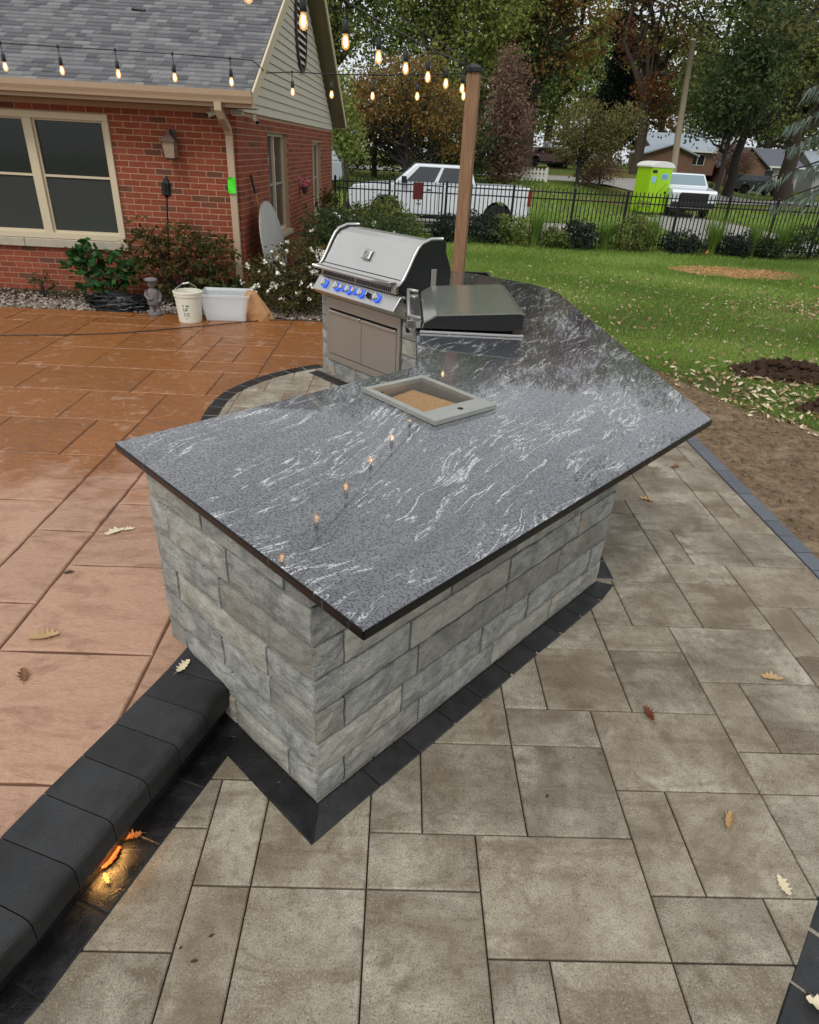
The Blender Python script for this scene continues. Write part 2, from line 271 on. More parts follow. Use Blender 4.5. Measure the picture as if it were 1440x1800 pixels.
n = NB('far_grass', .95, .1); P = n.pos(); c = n.mix(n.noise(P, 3, 5, .8), s2l(62, 82, 32), s2l(108, 122, 52)); c = n.mix(n.ramp(n.noise(P, .25, 4, .6), (.5, 0), (.62, .8)), c, s2l(126, 104, 66)); n.color(c); n.bump(n.noise(P, 8, 4), .6, .1); M['fargrass'] = n.m
n = NB('bed_soil', .95, .1); n.color(n.mix(n.noise(n.pos(), 30, 4), s2l(44, 34, 28), s2l(84, 68, 56))); M['bed'] = n.m
n = NB('gravel_stone', .8, .3); r = n.attr('rnd'); n.color(n.ramp(r, (0, s2l(92, 82, 74)), (.5, s2l(138, 126, 114)), (.85, s2l(178, 166, 150)), (1, s2l(120, 84, 66)))); M['gravel'] = n.m
simple('straw_chip', s2l(190, 148, 98), .9, nscale=14, namt=.25)

def leafmat(name, cols, rough=.6, trans=.38):
    n = NB(name, rough, .25); r = n.attr('rnd'); k = len(cols)
    c = n.ramp(r, *[(i / (k - 1), s2l(*q)) for i, q in enumerate(cols)])
    n.color(c); tr = n.n('ShaderNodeBsdfTranslucent'); n.put(tr.inputs[0], c); mx = n.n('ShaderNodeMixShader'); mx.inputs[0].default_value = trans
    out = n.t.nodes['Material Output']; n.t.links.new(n.b.outputs[0], mx.inputs[1]); n.t.links.new(tr.outputs[0], mx.inputs[2]); n.t.links.new(mx.outputs[0], out.inputs[0]); M[name] = n.m; return n.m
leafmat('leaf_oak_green', [(70, 84, 46), (98, 110, 58), (124, 134, 72), (156, 162, 96)])
leafmat('leaf_bright_green', [(84, 100, 46), (114, 130, 60), (150, 160, 86), (122, 120, 62)])
leafmat('leaf_dark_green', [(48, 62, 40), (70, 86, 50), (98, 110, 66)])
leafmat('leaf_spruce', [(22, 34, 28), (30, 44, 34), (40, 56, 42)])
leafmat('leaf_orange', [(104, 66, 30), (146, 92, 40), (172, 116, 52), (120, 104, 48)])
leafmat('leaf_gold', [(98, 96, 52), (138, 122, 66), (158, 120, 62), (92, 92, 54), (150, 104, 60), (112, 92, 60)])
leafmat('leaf_olive', [(84, 84, 46), (112, 108, 62), (140, 128, 80)])
leafmat('leaf_deadbrown', [(96, 72, 60), (126, 98, 82), (150, 122, 104), (82, 62, 52)])
leafmat('leaf_redbrown', [(116, 76, 52), (146, 96, 64), (128, 112, 66)])
leafmat('leaf_greygreen', [(98, 112, 102), (124, 138, 126), (150, 160, 148)])
leafmat('leaf_hosta', [(40, 74, 36), (58, 98, 50), (80, 122, 66)])
leafmat('leaf_bloodgrass', [(70, 60, 34), (96, 84, 44), (60, 76, 36), (112, 66, 44)])
leafmat('leaf_roseleaf', [(48, 56, 26), (74, 78, 36), (98, 92, 48), (112, 82, 50)])
leafmat('leaf_blueshrub', [(40, 52, 44), (62, 74, 62), (52, 44, 40)])
leafmat('ornamental_blade', [(84, 116, 44), (116, 146, 60), (150, 174, 92)], .5, .3)
leafmat('grass_blade', [(90, 122, 46), (120, 152, 62), (150, 176, 84), (184, 192, 118)], .55, .3)
leafmat('dry_leaf', [(200, 184, 148), (166, 142, 104), (136, 108, 74), (204, 190, 156)], .7, .15)
simple('leaf_pale', s2l(214, 200, 168), .7, namt=.15); simple('leaf_brown', s2l(124, 86, 52), .65, namt=.25); simple('leaf_rust', s2l(112, 54, 26), .6, namt=.25); simple('leaf_tan', s2l(178, 146, 104), .7, namt=.2); simple('leaf_dark', s2l(54, 40, 32), .7)
simple('bark', s2l(72, 62, 52), .9, nscale=6, namt=.35, bumpamt=.6, bscale=12); simple('bark_dark', s2l(46, 40, 36), .9, nscale=6, namt=.3)
# ------------------------------------------------------------------ mesh helpers
class MB:
    def __init__(s): s.v = []; s.f = []; s.mi = []; s.cur = 0
    def add(s, vs, fs):
        k = len(s.v); s.v += [tuple(map(float, q)) for q in vs]; s.f += [tuple(i + k for i in f) for f in fs]; s.mi += [s.cur] * len(fs); return s
    def box(s, x0, x1, y0, y1, z0, z1):
        v = [(x, y, z) for z in (z0, z1) for y in (y0, y1) for x in (x0, x1)]
        return s.add(v, [(0, 2, 3, 1), (4, 5, 7, 6), (0, 1, 5, 4), (2, 6, 7, 3), (0, 4, 6, 2), (1, 3, 7, 5)])
    def cbox(s, x0, x1, y0, y1, z0, z1, c=.004):
        """box with chamfered edges"""
        lo, hi = (x0, y0, z0), (x1, y1, z1); v = []; ix = {}
        for a in (0, 1):
            for b in (0, 1):
                for d in (0, 1):
                    for ax in range(3):
                        p = [hi[k] if q else lo[k] for k, q in enumerate((a, b, d))]
                        for k, q in enumerate((a, b, d)):
                            if k != ax: p[k] += -c if q else c
                        ix[(a, b, d, ax)] = len(v); v.append(p)
        f = []
        def orient(face):
            q = [np.array(v[i]) for i in face]; n_ = np.cross(q[1] - q[0], q[2] - q[0]); cen = sum(q) / len(q) - (np.array(lo) + np.array(hi)) / 2
            return face if n_ @ cen > 0 else face[::-1]
        for ax in range(3):
            o1, o2 = [k for k in range(3) if k != ax]
            for side in (0, 1):
                ring = []
                for (p, q) in ((0, 0), (1, 0), (1, 1), (0, 1)):
                    t = [0, 0, 0]; t[ax] = side; t[o1] = p; t[o2] = q; ring.append(ix[(*t, ax)])
                f.append(orient(tuple(ring)))
        for ax in range(3):
            o1, o2 = [k for k in range(3) if k != ax]
            for p in (0, 1):
                for q in (0, 1):
                    t0 = [0, 0, 0]; t0[o1] = p; t0[o2] = q; t1 = list(t0); t1[ax] = 1
                    f.append(orient((ix[(*t0, o1)], ix[(*t1, o1)], ix[(*t1, o2)], ix[(*t0, o2)])))
        for a in (0, 1):
            for b in (0, 1):
                for d in (0, 1): f.append(orient((ix[(a, b, d, 0)], ix[(a, b, d, 1)], ix[(a, b, d, 2)])))
        return s.add(v, f)
    def prism(s, poly, z0, z1, ch=0.0):
        """vertical prism from a CCW polygon, top edge optionally chamfered"""
        n_ = len(poly); rings = [[(x, y, z0) for x, y in poly]]
        if ch:
            rings.append([(x, y, z1 - ch) for x, y in poly]); rings.append([(x, y, z1) for x, y in inset(poly, ch)])
        else: rings.append([(x, y, z1) for x, y in poly])
        v = [p for r_ in rings for p in r_]; f = [tuple(range(n_))[::-1]]
        for k in range(len(rings) - 1):
            for i in range(n_): j = (i + 1) % n_; f.append((k * n_ + i, k * n_ + j, (k + 1) * n_ + j, (k + 1) * n_ + i))
        f.append(tuple(range((len(rings) - 1) * n_, len(rings) * n_))); return s.add(v, f)
    def extrude(s, poly, axis, a, b):
        """polygon in the two other axes extruded along axis from a to b"""
        def mk(p, t): q = list(p); q.insert(axis, t); return tuple(q)
        n_ = len(poly); v = [mk(p, a) for p in poly] + [mk(p, b) for p in poly]
        f = [tuple(range(n_)), tuple(range(n_, 2 * n_))[::-1]] + [(i, i + n_, (i + 1) % n_ + n_, (i + 1) % n_) for i in range(n_)]
        return s.add(v, f)
    def tube(s, pts, r, n_=6, cap=True):
        pts = [np.array(p, float) for p in pts]; rs = r if isinstance(r, (list, tuple)) else [r] * len(pts); v = []; f = []; up = None
        for i, p in enumerate(pts):
            t = pts[min(i + 1, len(pts) - 1)] - pts[max(i - 1, 0)]; t = t / (np.linalg.norm(t) + 1e-9)
            if up is None: up = np.array([0, 0, 1.]) if abs(t[2]) < .9 else np.array([1., 0, 0])
            a = np.cross(t, up); a /= np.linalg.norm(a) + 1e-9; b = np.cross(a, t); up = b
            for k in range(n_): an = 2 * pi * k / n_; v.append(p + rs[i] * (cos(an) * a + sin(an) * b))
        for i in range(len(pts) - 1):
            for k in range(n_): k2 = (k + 1) % n_; f.append((i * n_ + k, i * n_ + k2, (i + 1) * n_ + k2, (i + 1) * n_ + k))
        if cap: f.append(tuple(range(n_))); f.append(tuple(range((len(pts) - 1) * n_, len(pts) * n_))[::-1])
        return s.add(v, f)
    def lathe(s, prof, n_=16, c=(0, 0, 0), sx=1., sy=1.):
        v = []; f = []
        for r_, z in prof:
            for k in range(n_): a = 2 * pi * k / n_; v.append((c[0] + sx * r_ * cos(a), c[1] + sy * r_ * sin(a), c[2] + z))
        for i in range(len(prof) - 1):
            for k in range(n_): k2 = (k + 1) % n_; f.append((i * n_ + k, i * n_ + k2, (i + 1) * n_ + k2, (i + 1) * n_ + k))
        f.append(tuple(range(n_))[::-1]); f.append(tuple(range((len(prof) - 1) * n_, len(prof) * n_))); return s.add(v, f)
    def xf(s, fn): s.v = [tuple(fn(*p)) for p in s.v]; return s

def inset(poly, d):
    out = []; n_ = len(poly)
    for i in range(n_):
        p0, p1, p2 = poly[i - 1], poly[i], poly[(i + 1) % n_]
        a = (p1[0] - p0[0], p1[1] - p0[1]); b = (p2[0] - p1[0], p2[1] - p1[1]); la = hypot(*a) + 1e-12; lb = hypot(*b) + 1e-12
        na = (-a[1] / la, a[0] / la); nb = (-b[1] / lb, b[0] / lb); k = 1 + na[0] * nb[0] + na[1] * nb[1]; k = max(k, .35)
        out.append((p1[0] + d * (na[0] + nb[0]) / k, p1[1] + d * (na[1] + nb[1]) / k))
    return out

def mesh(name, mb, mats, smooth=False):
    me = bpy.data.meshes.new(name); me.from_pydata(mb.v, [], mb.f)
    for m in (mats if isinstance(mats, (list, tuple)) else [mats]): me.materials.append(M[m] if isinstance(m, str) else m)
    if any(mb.mi): me.polygons.foreach_set('material_index', mb.mi)
    if smooth: me.polygons.foreach_set('use_smooth', [True] * len(me.polygons))
    me.update(); return me
def link(name, me, parent=None, loc=(0, 0, 0), rot=(0, 0, 0)):
    o = bpy.data.objects.new(name, me); COL.objects.link(o); o.location = loc; o.rotation_euler = rot
    if parent is not None: o.parent = parent
    return o
def obj(name, mb, mats, parent=None, loc=(0, 0, 0), rot=(0, 0, 0), smooth=False, world=False):
    """world=True: mb is in world coordinates and the parent is an unrotated Empty"""
    if world and parent is not None:
        L = wloc(parent); mb.xf(lambda x, y, z: (x - L[0], y - L[1], z - L[2]))
    elif world:
        a = np.array(mb.v); L = (float(a[:, 0].mean()), float(a[:, 1].mean()), float(a[:, 2].min())); mb.xf(lambda x, y, z: (x - L[0], y - L[1], z - L[2])); loc = L
    return link(name, mesh(name, mb, mats, smooth), parent, loc, rot)
def wloc(o):
    L = Vector(o.location); p = o.parent
    while p is not None: L = L + Vector(p.location); p = p.parent
    return L
def tag(o, label=None, cat=None, group=None, kind=None):
    if label: o['label'] = label
    if cat: o['category'] = cat
    if group: o['group'] = group
    if kind: o['kind'] = kind
    return o
def thing(name, label, cat, loc=(0, 0, 0), rz=0., group=None): return tag(link(name, None, None, loc, (0, 0, rz)), label, cat, group)
def struct(name, mb, mats, **k): return tag(obj(name, mb, mats, **k), kind='structure')
def smoothmod(o, w=.003, seg=2):
    m = o.modifiers.new('bevel', 'BEVEL'); m.width = w; m.segments = seg; m.limit_method = 'ANGLE'; m.angle_limit = radians(30); return o
def clip(poly, a, b):
    """keep the part of a polygon on the left of the line a->b"""
    out = []; n_ = len(poly)
    sd_ = lambda p: (b[0] - a[0]) * (p[1] - a[1]) - (b[1] - a[1]) * (p[0] - a[0])
    for i in range(n_):
        p, q = poly[i], poly[(i + 1) % n_]; sp_, sq = sd_(p), sd_(q)
        if sp_ >= 0: out.append(p)
        if sp_ * sq < 0: t = sp_ / (sp_ - sq); out.append((p[0] + t * (q[0] - p[0]), p[1] + t * (q[1] - p[1])))
    return out
def area(p): return abs(sum(p[i - 1][0] * p[i][1] - p[i][0] * p[i - 1][1] for i in range(len(p)))) / 2 if len(p) > 2 else 0
def inside(poly, x, y):
    c_ = False; n_ = len(poly)
    for i in range(n_):
        (x1, y1), (x2, y2) = poly[i - 1], poly[i]
        if (y1 > y) != (y2 > y) and x < (x2 - x1) * (y - y1) / (y2 - y1) + x1: c_ = not c_
    return c_
def polymesh(name, V, F4, rnd, mat):
    """fast mesh from numpy: V (n,3), quads (m,4), per-vertex rnd"""
    me = bpy.data.meshes.new(name); k = F4.shape[1]; me.vertices.add(len(V)); me.vertices.foreach_set('co', V.astype(np.float32).ravel())
    me.loops.add(F4.size); me.loops.foreach_set('vertex_index', F4.astype(np.int32).ravel()); me.polygons.add(len(F4))
    me.polygons.foreach_set('loop_start', np.arange(0, F4.size, k, dtype=np.int32)); me.polygons.foreach_set('loop_total', np.full(len(F4), k, dtype=np.int32))
    at = me.attributes.new('rnd', 'FLOAT', 'POINT'); at.data.foreach_set('value', rnd.astype(np.float32)); me.materials.append(M[mat]); me.update(); return me
def leafquads(C, size, flat=.0, asp=.55, fold=.0):
    """diamond leaves at centres C with random orientation"""
    n_ = len(C); d = nrg.normal(size=(n_, 3)); d[:, 2] *= (1 - flat); d /= np.linalg.norm(d, axis=1)[:, None]
    e = nrg.normal(size=(n_, 3)); e[:, 2] *= (1 - flat); e -= (e * d).sum(1)[:, None] * d; e /= np.linalg.norm(e, axis=1)[:, None]
    s_ = (size * nrg.uniform(.6, 1.35, n_))[:, None]
    V = np.stack([C - d * s_ * .5, C + e * s_ * asp * .5, C + d * s_ * .5, C - e * s_ * asp * .5], 1).reshape(-1, 3)
    F = np.arange(n_ * 4).reshape(-1, 4); return V, F
def cloud(blobs, nleaf, clump=.28, per=26):
    """leaf positions in clumps spread mostly near the surface of the blobs; returns positions and a clump tone"""
    w = np.array([b[3] * b[4] * b[5] for b in blobs]) ** .8; w /= w.sum(); nc = max(4, nleaf // per); ch = nrg.choice(len(blobs), nc, p=w); B = np.array(blobs)[ch]
    d = nrg.normal(size=(nc, 3)); d /= np.linalg.norm(d, axis=1)[:, None]; rr = nrg.uniform(.25, 1., nc) ** .45
    c = B[:, :3] + d * B[:, 3:6] * rr[:, None]; tone = nrg.uniform(0, 1, nc)
    i = nrg.integers(0, nc, nleaf); sc = clump * nrg.uniform(.5, 1.4, nc)[i][:, None]
    return c[i] + nrg.normal(size=(nleaf, 3)) * sc * np.array([1, 1, .6]), np.clip(tone[i] * .7 + nrg.uniform(0, .3, nleaf), 0, 1), c
def foliage(name, blobs, nleaf, size, mat, parent=None, clump=.28, per=26, flat=.2, asp=.6, kind=None):
    C, t, c = cloud(blobs, nleaf, clump, per); V, F = leafquads(C, size, flat, asp)
    if parent is not None: V = V - np.array(wloc(parent))
    o = link(name, polymesh(name, V, F, np.repeat(t, 4), mat), parent)
    if kind: o['kind'] = kind
    return o, c
def branchy(mb, base, tips, r0, r1=.02, n_=6, wob=.12):
    for t in tips:
        p = [np.array(base, float)]; t = np.array(t, float); L = np.linalg.norm(t - p[0]); m_ = 5
        for k in range(1, m_ + 1): q = p[0] + (t - p[0]) * k / m_; q = q + nrg.normal(size=3) * wob * L * .25 * (0 if k == m_ else 1); q[2] += .06 * L * sin(pi * k / m_); p.append(q)
        mb.tube(p, [r0 + (r1 - r0) * k / m_ for k in range(m_ + 1)], n_)
# ------------------------------------------------------------------ ground
def gz(x, y):
    """the ground beyond the fence climbs gently on the far left and centre"""
    S = lambda a, b, t: (lambda q: q * q * (3 - 2 * q))(min(1, max(0, (t - a) / (b - a))))
    lo = .2 + .16 * S(36, 55, y); return 1.0 * S(26, 42, y) * (1 - S(lo, lo + .13, x / max(y, 1))) + .42 * S(42, 62, y) * (1 - S(lo, lo + .13, x / max(y, 1))) - .02
g = MB(); nx, ny = 60, 60
xs = [-90 + 220 * i / nx for i in range(nx + 1)]; ys = [19.9 + (i / ny) ** 2 * 200 for i in range(ny + 1)]
for y in ys:
    for x in xs: g.v.append((x, y, gz(x, y)))
for j in range(ny):
    for i in range(nx): k = j * (nx + 1) + i; g.f.append((k, k + 1, k + nx + 2, k + nx + 1)); g.mi.append(0)
struct('far_ground', g, 'fargrass', smooth=True)
g = MB().box(-90, 130, -60, 19.9, -.3, -.06); struct('ground', g, 'lawn')
g = MB(); g.prism([(.5, 7.6), (2.64, 7.6), (2.64, -8), (40, -8), (40, 19.9), (-1.9, 19.9), (-1.9, 9.7), (.5, 8.4)], -.05, -.012); struct('lawn', g, 'lawn')
# bare soil strip beside the patio with an uneven edge
edge = [(2.7, 8.3), (2.98, 7.75), (3.2, 7.3), (3.42, 6.75), (3.6, 6.25), (3.95, 5.9), (4.3, 5.3), (4.6, 4.2), (4.7, 2), (4.7, -3)]
pl = [(2.635, -3)] + edge[::-1] + [(2.635, 8.4)]
g = MB().prism(pl[::-1] if False else [(2.635, -3)] + edge[::-1][0:] + [(2.635, 8.4)], -.03, -.006)
struct('soil_strip', g, 'soil')
# gravel drive beyond the fence, street and kerb further off
def sheet(poly, z): return MB().prism(poly, z - .05, z)
struct('gravel_drive', sheet([(9.6, 20.4), (14.9, 20.4), (14.4, 25), (14.3, 30), (13.8, 34), (13.5, 38), (11.5, 38), (11.2, 33), (9.8, 27)], .006), 'drive')
struct('parking_pad', sheet([(-7, 21.0), (6.2, 21.0), (6.2, 26.4), (-7, 26.4)], .006), 'drive')
g = MB(); st_ = [(-8 + 5 * i, 43 + (max(0, -8 + 5 * i - 12)) * .42) for i in range(16)]
for i, (x, y) in enumerate(st_): g.v += [(x, y, gz(x, y) + .05), (x - .3, y + 5, gz(x, y + 5) + .05)]
for i in range(15): g.f.append((2 * i, 2 * i + 2, 2 * i + 3, 2 * i + 1)); g.mi.append(0)
struct('street', g, 'drive')
# ------------------------------------------------------------------ paver patio
mx, my, gx, gy = .1927, .2063, -.0357, 1.264
paver_patio = thing('paver_patio', None, None, (0, 0, 0)); paver_patio['kind'] = 'structure'
b_ = MB().box(-3, 2.62, -2.2, 7.58, -.12, -.045); base = link('sand_bed', mesh('sand_bed', b_, 'joint'), paver_patio)
jt = MB().box(-1.9, 2.62, -2.2, 7.58, -.045, -.011); link('joint_sand', mesh('joint_sand', jt, 'joint'), paver_patio)
unit = [(2, -1, 3, 2), (0, 0, 2, 1), (0, 1, 1, 2), (1, 1, 2, 2), (3, 1, 2, 2)]
def paver_at(poly, z, nm='paver', mat='paver', par=None, gap=.0027, th=.05, ch=.004):
    if area(poly) < .0012: return None
    p = inset(poly, gap)
    if area(p) < .0008: return None
    cx = sum(q[0] for q in p) / len(p); cy = sum(q[1] for q in p) / len(p)
    m_ = MB().prism([(x - cx, y - cy) for x, y in p], -th, 0, ch)
    o = link(nm, mesh(nm, m_, mat), par or paver_patio, (cx, cy, z + U(-.0008, .0008)), (radians(U(-.12, .12)), radians(U(-.12, .12)), 0)); return o
isl = [(-.236, 1.582), (1.217, 3.101), (1.20, 5.85), (.60, 6.60), (.10, 7.0), (-.75, 6.27), (.16, 5.29), (.16, 3.50), (-.974, 2.286)]
done = set(); npav = 0
for a in range(-12, 14):
    for b in range(-12, 14):
        for (i, j, w, h) in unit:
            i0, j0 = i + 3 * a + 5 * b, j + 3 * a - b
            if not (-12 <= i0 <= 15 and -12 <= j0 <= 36) or (i0, j0) in done: continue
            done.add((i0, j0)); tiles = [(i0, j0, w, h)]
            if (i0, j0) == (-3, 0): tiles = [(-3, 0, 1, 2), (-2, 0, 2, 2)]
            for (i1, j1, w1, h1) in tiles:
                x0, y0 = gx + i1 * mx, gy + j1 * my; p = [(x0, y0), (x0 + w1 * mx, y0), (x0 + w1 * mx, y0 + h1 * my), (x0, y0 + h1 * my)]
                cx, cy = x0 + w1 * mx / 2, y0 + h1 * my / 2
                if cy < -.6 or cy > 7.6: continue
                p = clip(p, (2.62, 0), (2.62, 5))
                if len(p) < 3: continue
                # left of the step the ground is the raised patio
                p = clip(p, (-.62, 2.05), (-1.30, .35)) if cy < 2.2 else p
                if len(p) < 3: continue
                if cy >= 2.2 and cx < .1: continue
                if cy > 3.2 and cx < 1.1: continue
                if inside(isl, cx, cy) and all(inside(inset(isl, .12), *q) for q in p): continue
                if paver_at(p, 0): npav += 1
# dark border around the island foot, on the low side
def border_row(a, b, w, L, z, side=1, mat='wetchar', nm='border_paver', par=None, start=None, end=None, th=.05, ch=.006, gap=.003):
    a, b = np.array(a), np.array(b); d = b - a; T = np.linalg.norm(d); d /= T; nn = np.array([-d[1], d[0]]) * side; t = 0
    while t < T - .02:
        l = min(L * U(.94, 1.06), T - t)
        if T - t - l < .05: l = T - t
        q = [a + d * t, a + d * (t + l), a + d * (t + l) + nn * w, a + d * t + nn * w]
        if t == 0 and start is not None: q[3] = np.array(start)
        if t + l >= T - 1e-6 and end is not None: q[2] = np.array(end)
        if side < 0: q = q[::-1]
        paver_at([tuple(x) for x in q], z, nm, mat, par, gap, th, ch); t += l
c0, c1, cL = (-.236, 1.582), (1.217, 3.101), (-.974, 2.286); BW = .122
border_row(c0, c1, BW, .215, .004, -1, 'charcoal', start=(-.236, 1.408), end=(1.32, 3.07))
border_row(c0, (-.66, 1.988), BW, .165, .004, 1, 'wetchar', start=(-.236, 1.408))
border_row((1.22, 3.13), (1.20, 5.8), .115, .2, .004, -1, 'charcoal')
def strip_bed(a, b, c, d, z0, z1): obj('border_bed', MB().prism([a, b, c, d], z0, z1), 'dark_joint', paver_patio)
strip_bed(c0, (-.236, 1.412), (1.316, 3.07), c1, -.04, .0012); strip_bed(c0, (-.655, 1.984), (-.74, 1.90), (-.236, 1.412), -.04, .0012)
# blue-grey soldier course along the lawn
for k in range(44):
    y0 = -1.2 + k * .205; paver_at([(2.622, y0), (2.745, y0), (2.745, y0 + .2), (2.622, y0 + .2)], .004, 'border_paver', 'bluegrey')
# dark border corner in front at the right
border_row((2.50, 2.375), (.70, .38), .22, .2, .004, 1, 'charcoal'); border_row((2.61, 2.18), (.85, .23), .22, .2, .012, 1, 'charcoal')
# ------------------------------------------------------------------ curved step with coping
ZS = .198
step = thing('curved_step', None, None, (0, 0, 0)); step['kind'] = 'structure'
inner = [(-1.37, .30), (-1.22, .56), (-1.09, .80), (-1.035, .911), (-.988, 1.01), (-.942, 1.15), (-.908, 1.25), (-.873, 1.35), (-.835, 1.45), (-.785, 1.58), (-.735, 1.71), (-.685, 1.86), (-.64, 1.985), (-.60, 2.13)]
def pt_on(line, off):
    out = []
    for i, p in enumerate(line):
        a = np.array(line[max(i - 1, 0)]); b = np.array(line[min(i + 1, len(line) - 1)]); d = b - a; d /= np.linalg.norm(d); out.append((p[0] - d[1] * off, p[1] + d[0] * off))
    return out
outer = pt_on(inner, .285); ris = pt_on(inner, .035); chn = pt_on(inner, -.165)
def resample(line, ds):
    P_ = [np.array(p) for p in line]; seg = [np.linalg.norm(P_[i + 1] - P_[i]) for i in range(len(P_) - 1)]; T = sum(seg); n_ = int(T / ds); out = []
    for k in range(n_ + 1):
        t = T * k / n_; i = 0
        while i < len(seg) - 1 and t > seg[i]: t -= seg[i]; i += 1
        out.append(P_[i] + (P_[i + 1] - P_[i]) * min(1, t / seg[i]))
    return out
IN = resample(inner, .155)
def nrm(L, i): a, b = L[max(i - 1, 0)], L[min(i + 1, len(L) - 1)]; d = b - a; d /= np.linalg.norm(d); return np.array([-d[1], d[0]])
for i in range(len(IN) - 1):
    a, b = IN[i], IN[i + 1]; na, nb = nrm(IN, i), nrm(IN, i + 1); d = (b - a) / np.linalg.norm(b - a) * .0018; r_ = .030
    prof = [(.287, -.12), (.287, -.003), (.284, 0)] + [(r_ * (1 - sin(t)), -r_ * (1 - cos(t))) for t in np.linspace(0, pi / 2, 5)] + [(.002, -.105), (.010, -.12)]
    v = []; cen = (a + b) / 2 + (na + nb) / 2 * .14
    for (p, q) in ((a + d, na), (b - d, nb)):
        for (o_, z_) in prof: w_ = p + q * o_ - cen; v.append((w_[0], w_[1], z_))
    n_ = len(prof); f = [tuple(range(n_)), tuple(range(n_, 2 * n_))[::-1]] + [(k, k + n_, (k + 1) % n_ + n_, (k + 1) % n_) for k in range(n_)]
    m_ = MB().add(v, f); link('coping_stone', mesh('coping_stone', m_, 'charcoal'), step, (cen[0], cen[1], ZS + .003 + U(-.001, .001)))
RI = resample(ris, .31)
for i in range(len(RI) - 1):
    a, b = RI[i], RI[i + 1]; na, nb = nrm(RI, i), nrm(RI, i + 1); q = [a, b, b + nb * .1, a + na * .1]
    m_ = MB().prism([tuple(x) for x in q], -.02, ZS - .118); link('riser_block', mesh('riser_block', m_, 'wetchar'), step)
CH = resample(inner, .235)
for i in range(len(CH) - 1):
    a, b = CH[i], CH[i + 1]; na, nb = nrm(CH, i), nrm(CH, i + 1)
    paver_at([tuple(a - na * .088), tuple(b - nb * .088), tuple(b + nb * .04), tuple(a + na * .04)][::1], .004, 'border_paver', 'wetchar')
for i in range(len(CH) - 1):
    a, b = CH[i], CH[i + 1]; na, nb = nrm(CH, i), nrm(CH, i + 1); obj('channel_bed', MB().prism([tuple(a - na * .086), tuple(b - nb * .086), tuple(b + nb * .04), tuple(a + na * .04)], -.04, .0012), 'dark_joint', step)
# warm strip light under the coping
def near_pt(L, p): return min(range(len(L)), key=lambda i: np.linalg.norm(L[i] - np.array(p)))
lt = thing('step_light', 'warm glowing strip light tucked under the curved black coping', 'step light', (-.895, 1.335, ZS - .120))
lt.rotation_euler = (0, 0, atan2(.31, .085))
obj('light_housing', MB().cbox(-.09, .09, .002, .03, -.012, 0, .002), 'dark_metal', lt); obj('light_lens', MB().cbox(-.075, .075, .005, .027, -.016, -.012, .001), 'led_warm', lt)
pl_ = bpy.data.lights.new('step_light_lamp', 'AREA'); pl_.shape = 'RECTANGLE'; pl_.size = .15; pl_.size_y = .015; pl_.energy = .6; pl_.color = (1, .5, .14)
po = bpy.data.objects.new('step_light_lamp', pl_); COL.objects.link(po); po.parent = lt; po.location = (0, .012, -.02)
# ------------------------------------------------------------------ stamped concrete patio
patio = thing('stamped_patio', None, None, (0, 0, 0)); patio['kind'] = 'structure'
pp = [(-9, -.5)] + [tuple(x) for x in pt_on(inner, .16)] + [(-.45, 2.6), (-.2, 6.5), (.35, 6.95), (.35, 7.0), (-.75, 8.42), (-9, 8.30)]
link('patio_base', mesh('patio_base', MB().prism(pp, -.1, ZS - .009), 'sjoint'), patio)
CS = .33; occ = {}; rs = random.Random(11)
arc = [(-.95, 2.4), (-1.18, 2.95), (-1.38, 3.6), (-1.50, 4.25), (-1.56, 4.85), (-1.577, 5.285), (-1.53, 5.56), (-1.45, 5.76), (-1.34, 5.97), (-1.21, 6.15), (-1.03, 6.34), (-.81, 6.50)]
zone = [(-.9, 2.35)] + [(.3, 3.4), (.3, 5.4), (-.70, 6.45)] + arc[::-1][1:]
xr0, yr0 = -8.93, -.50
sizes = [((3, 2), 5), ((2, 2), 5), ((2, 3), 2.5), ((2, 1), 3.5), ((1, 2), 1.4), ((1, 1), .3)]
NX, NY = 32, 30; nsl = 0
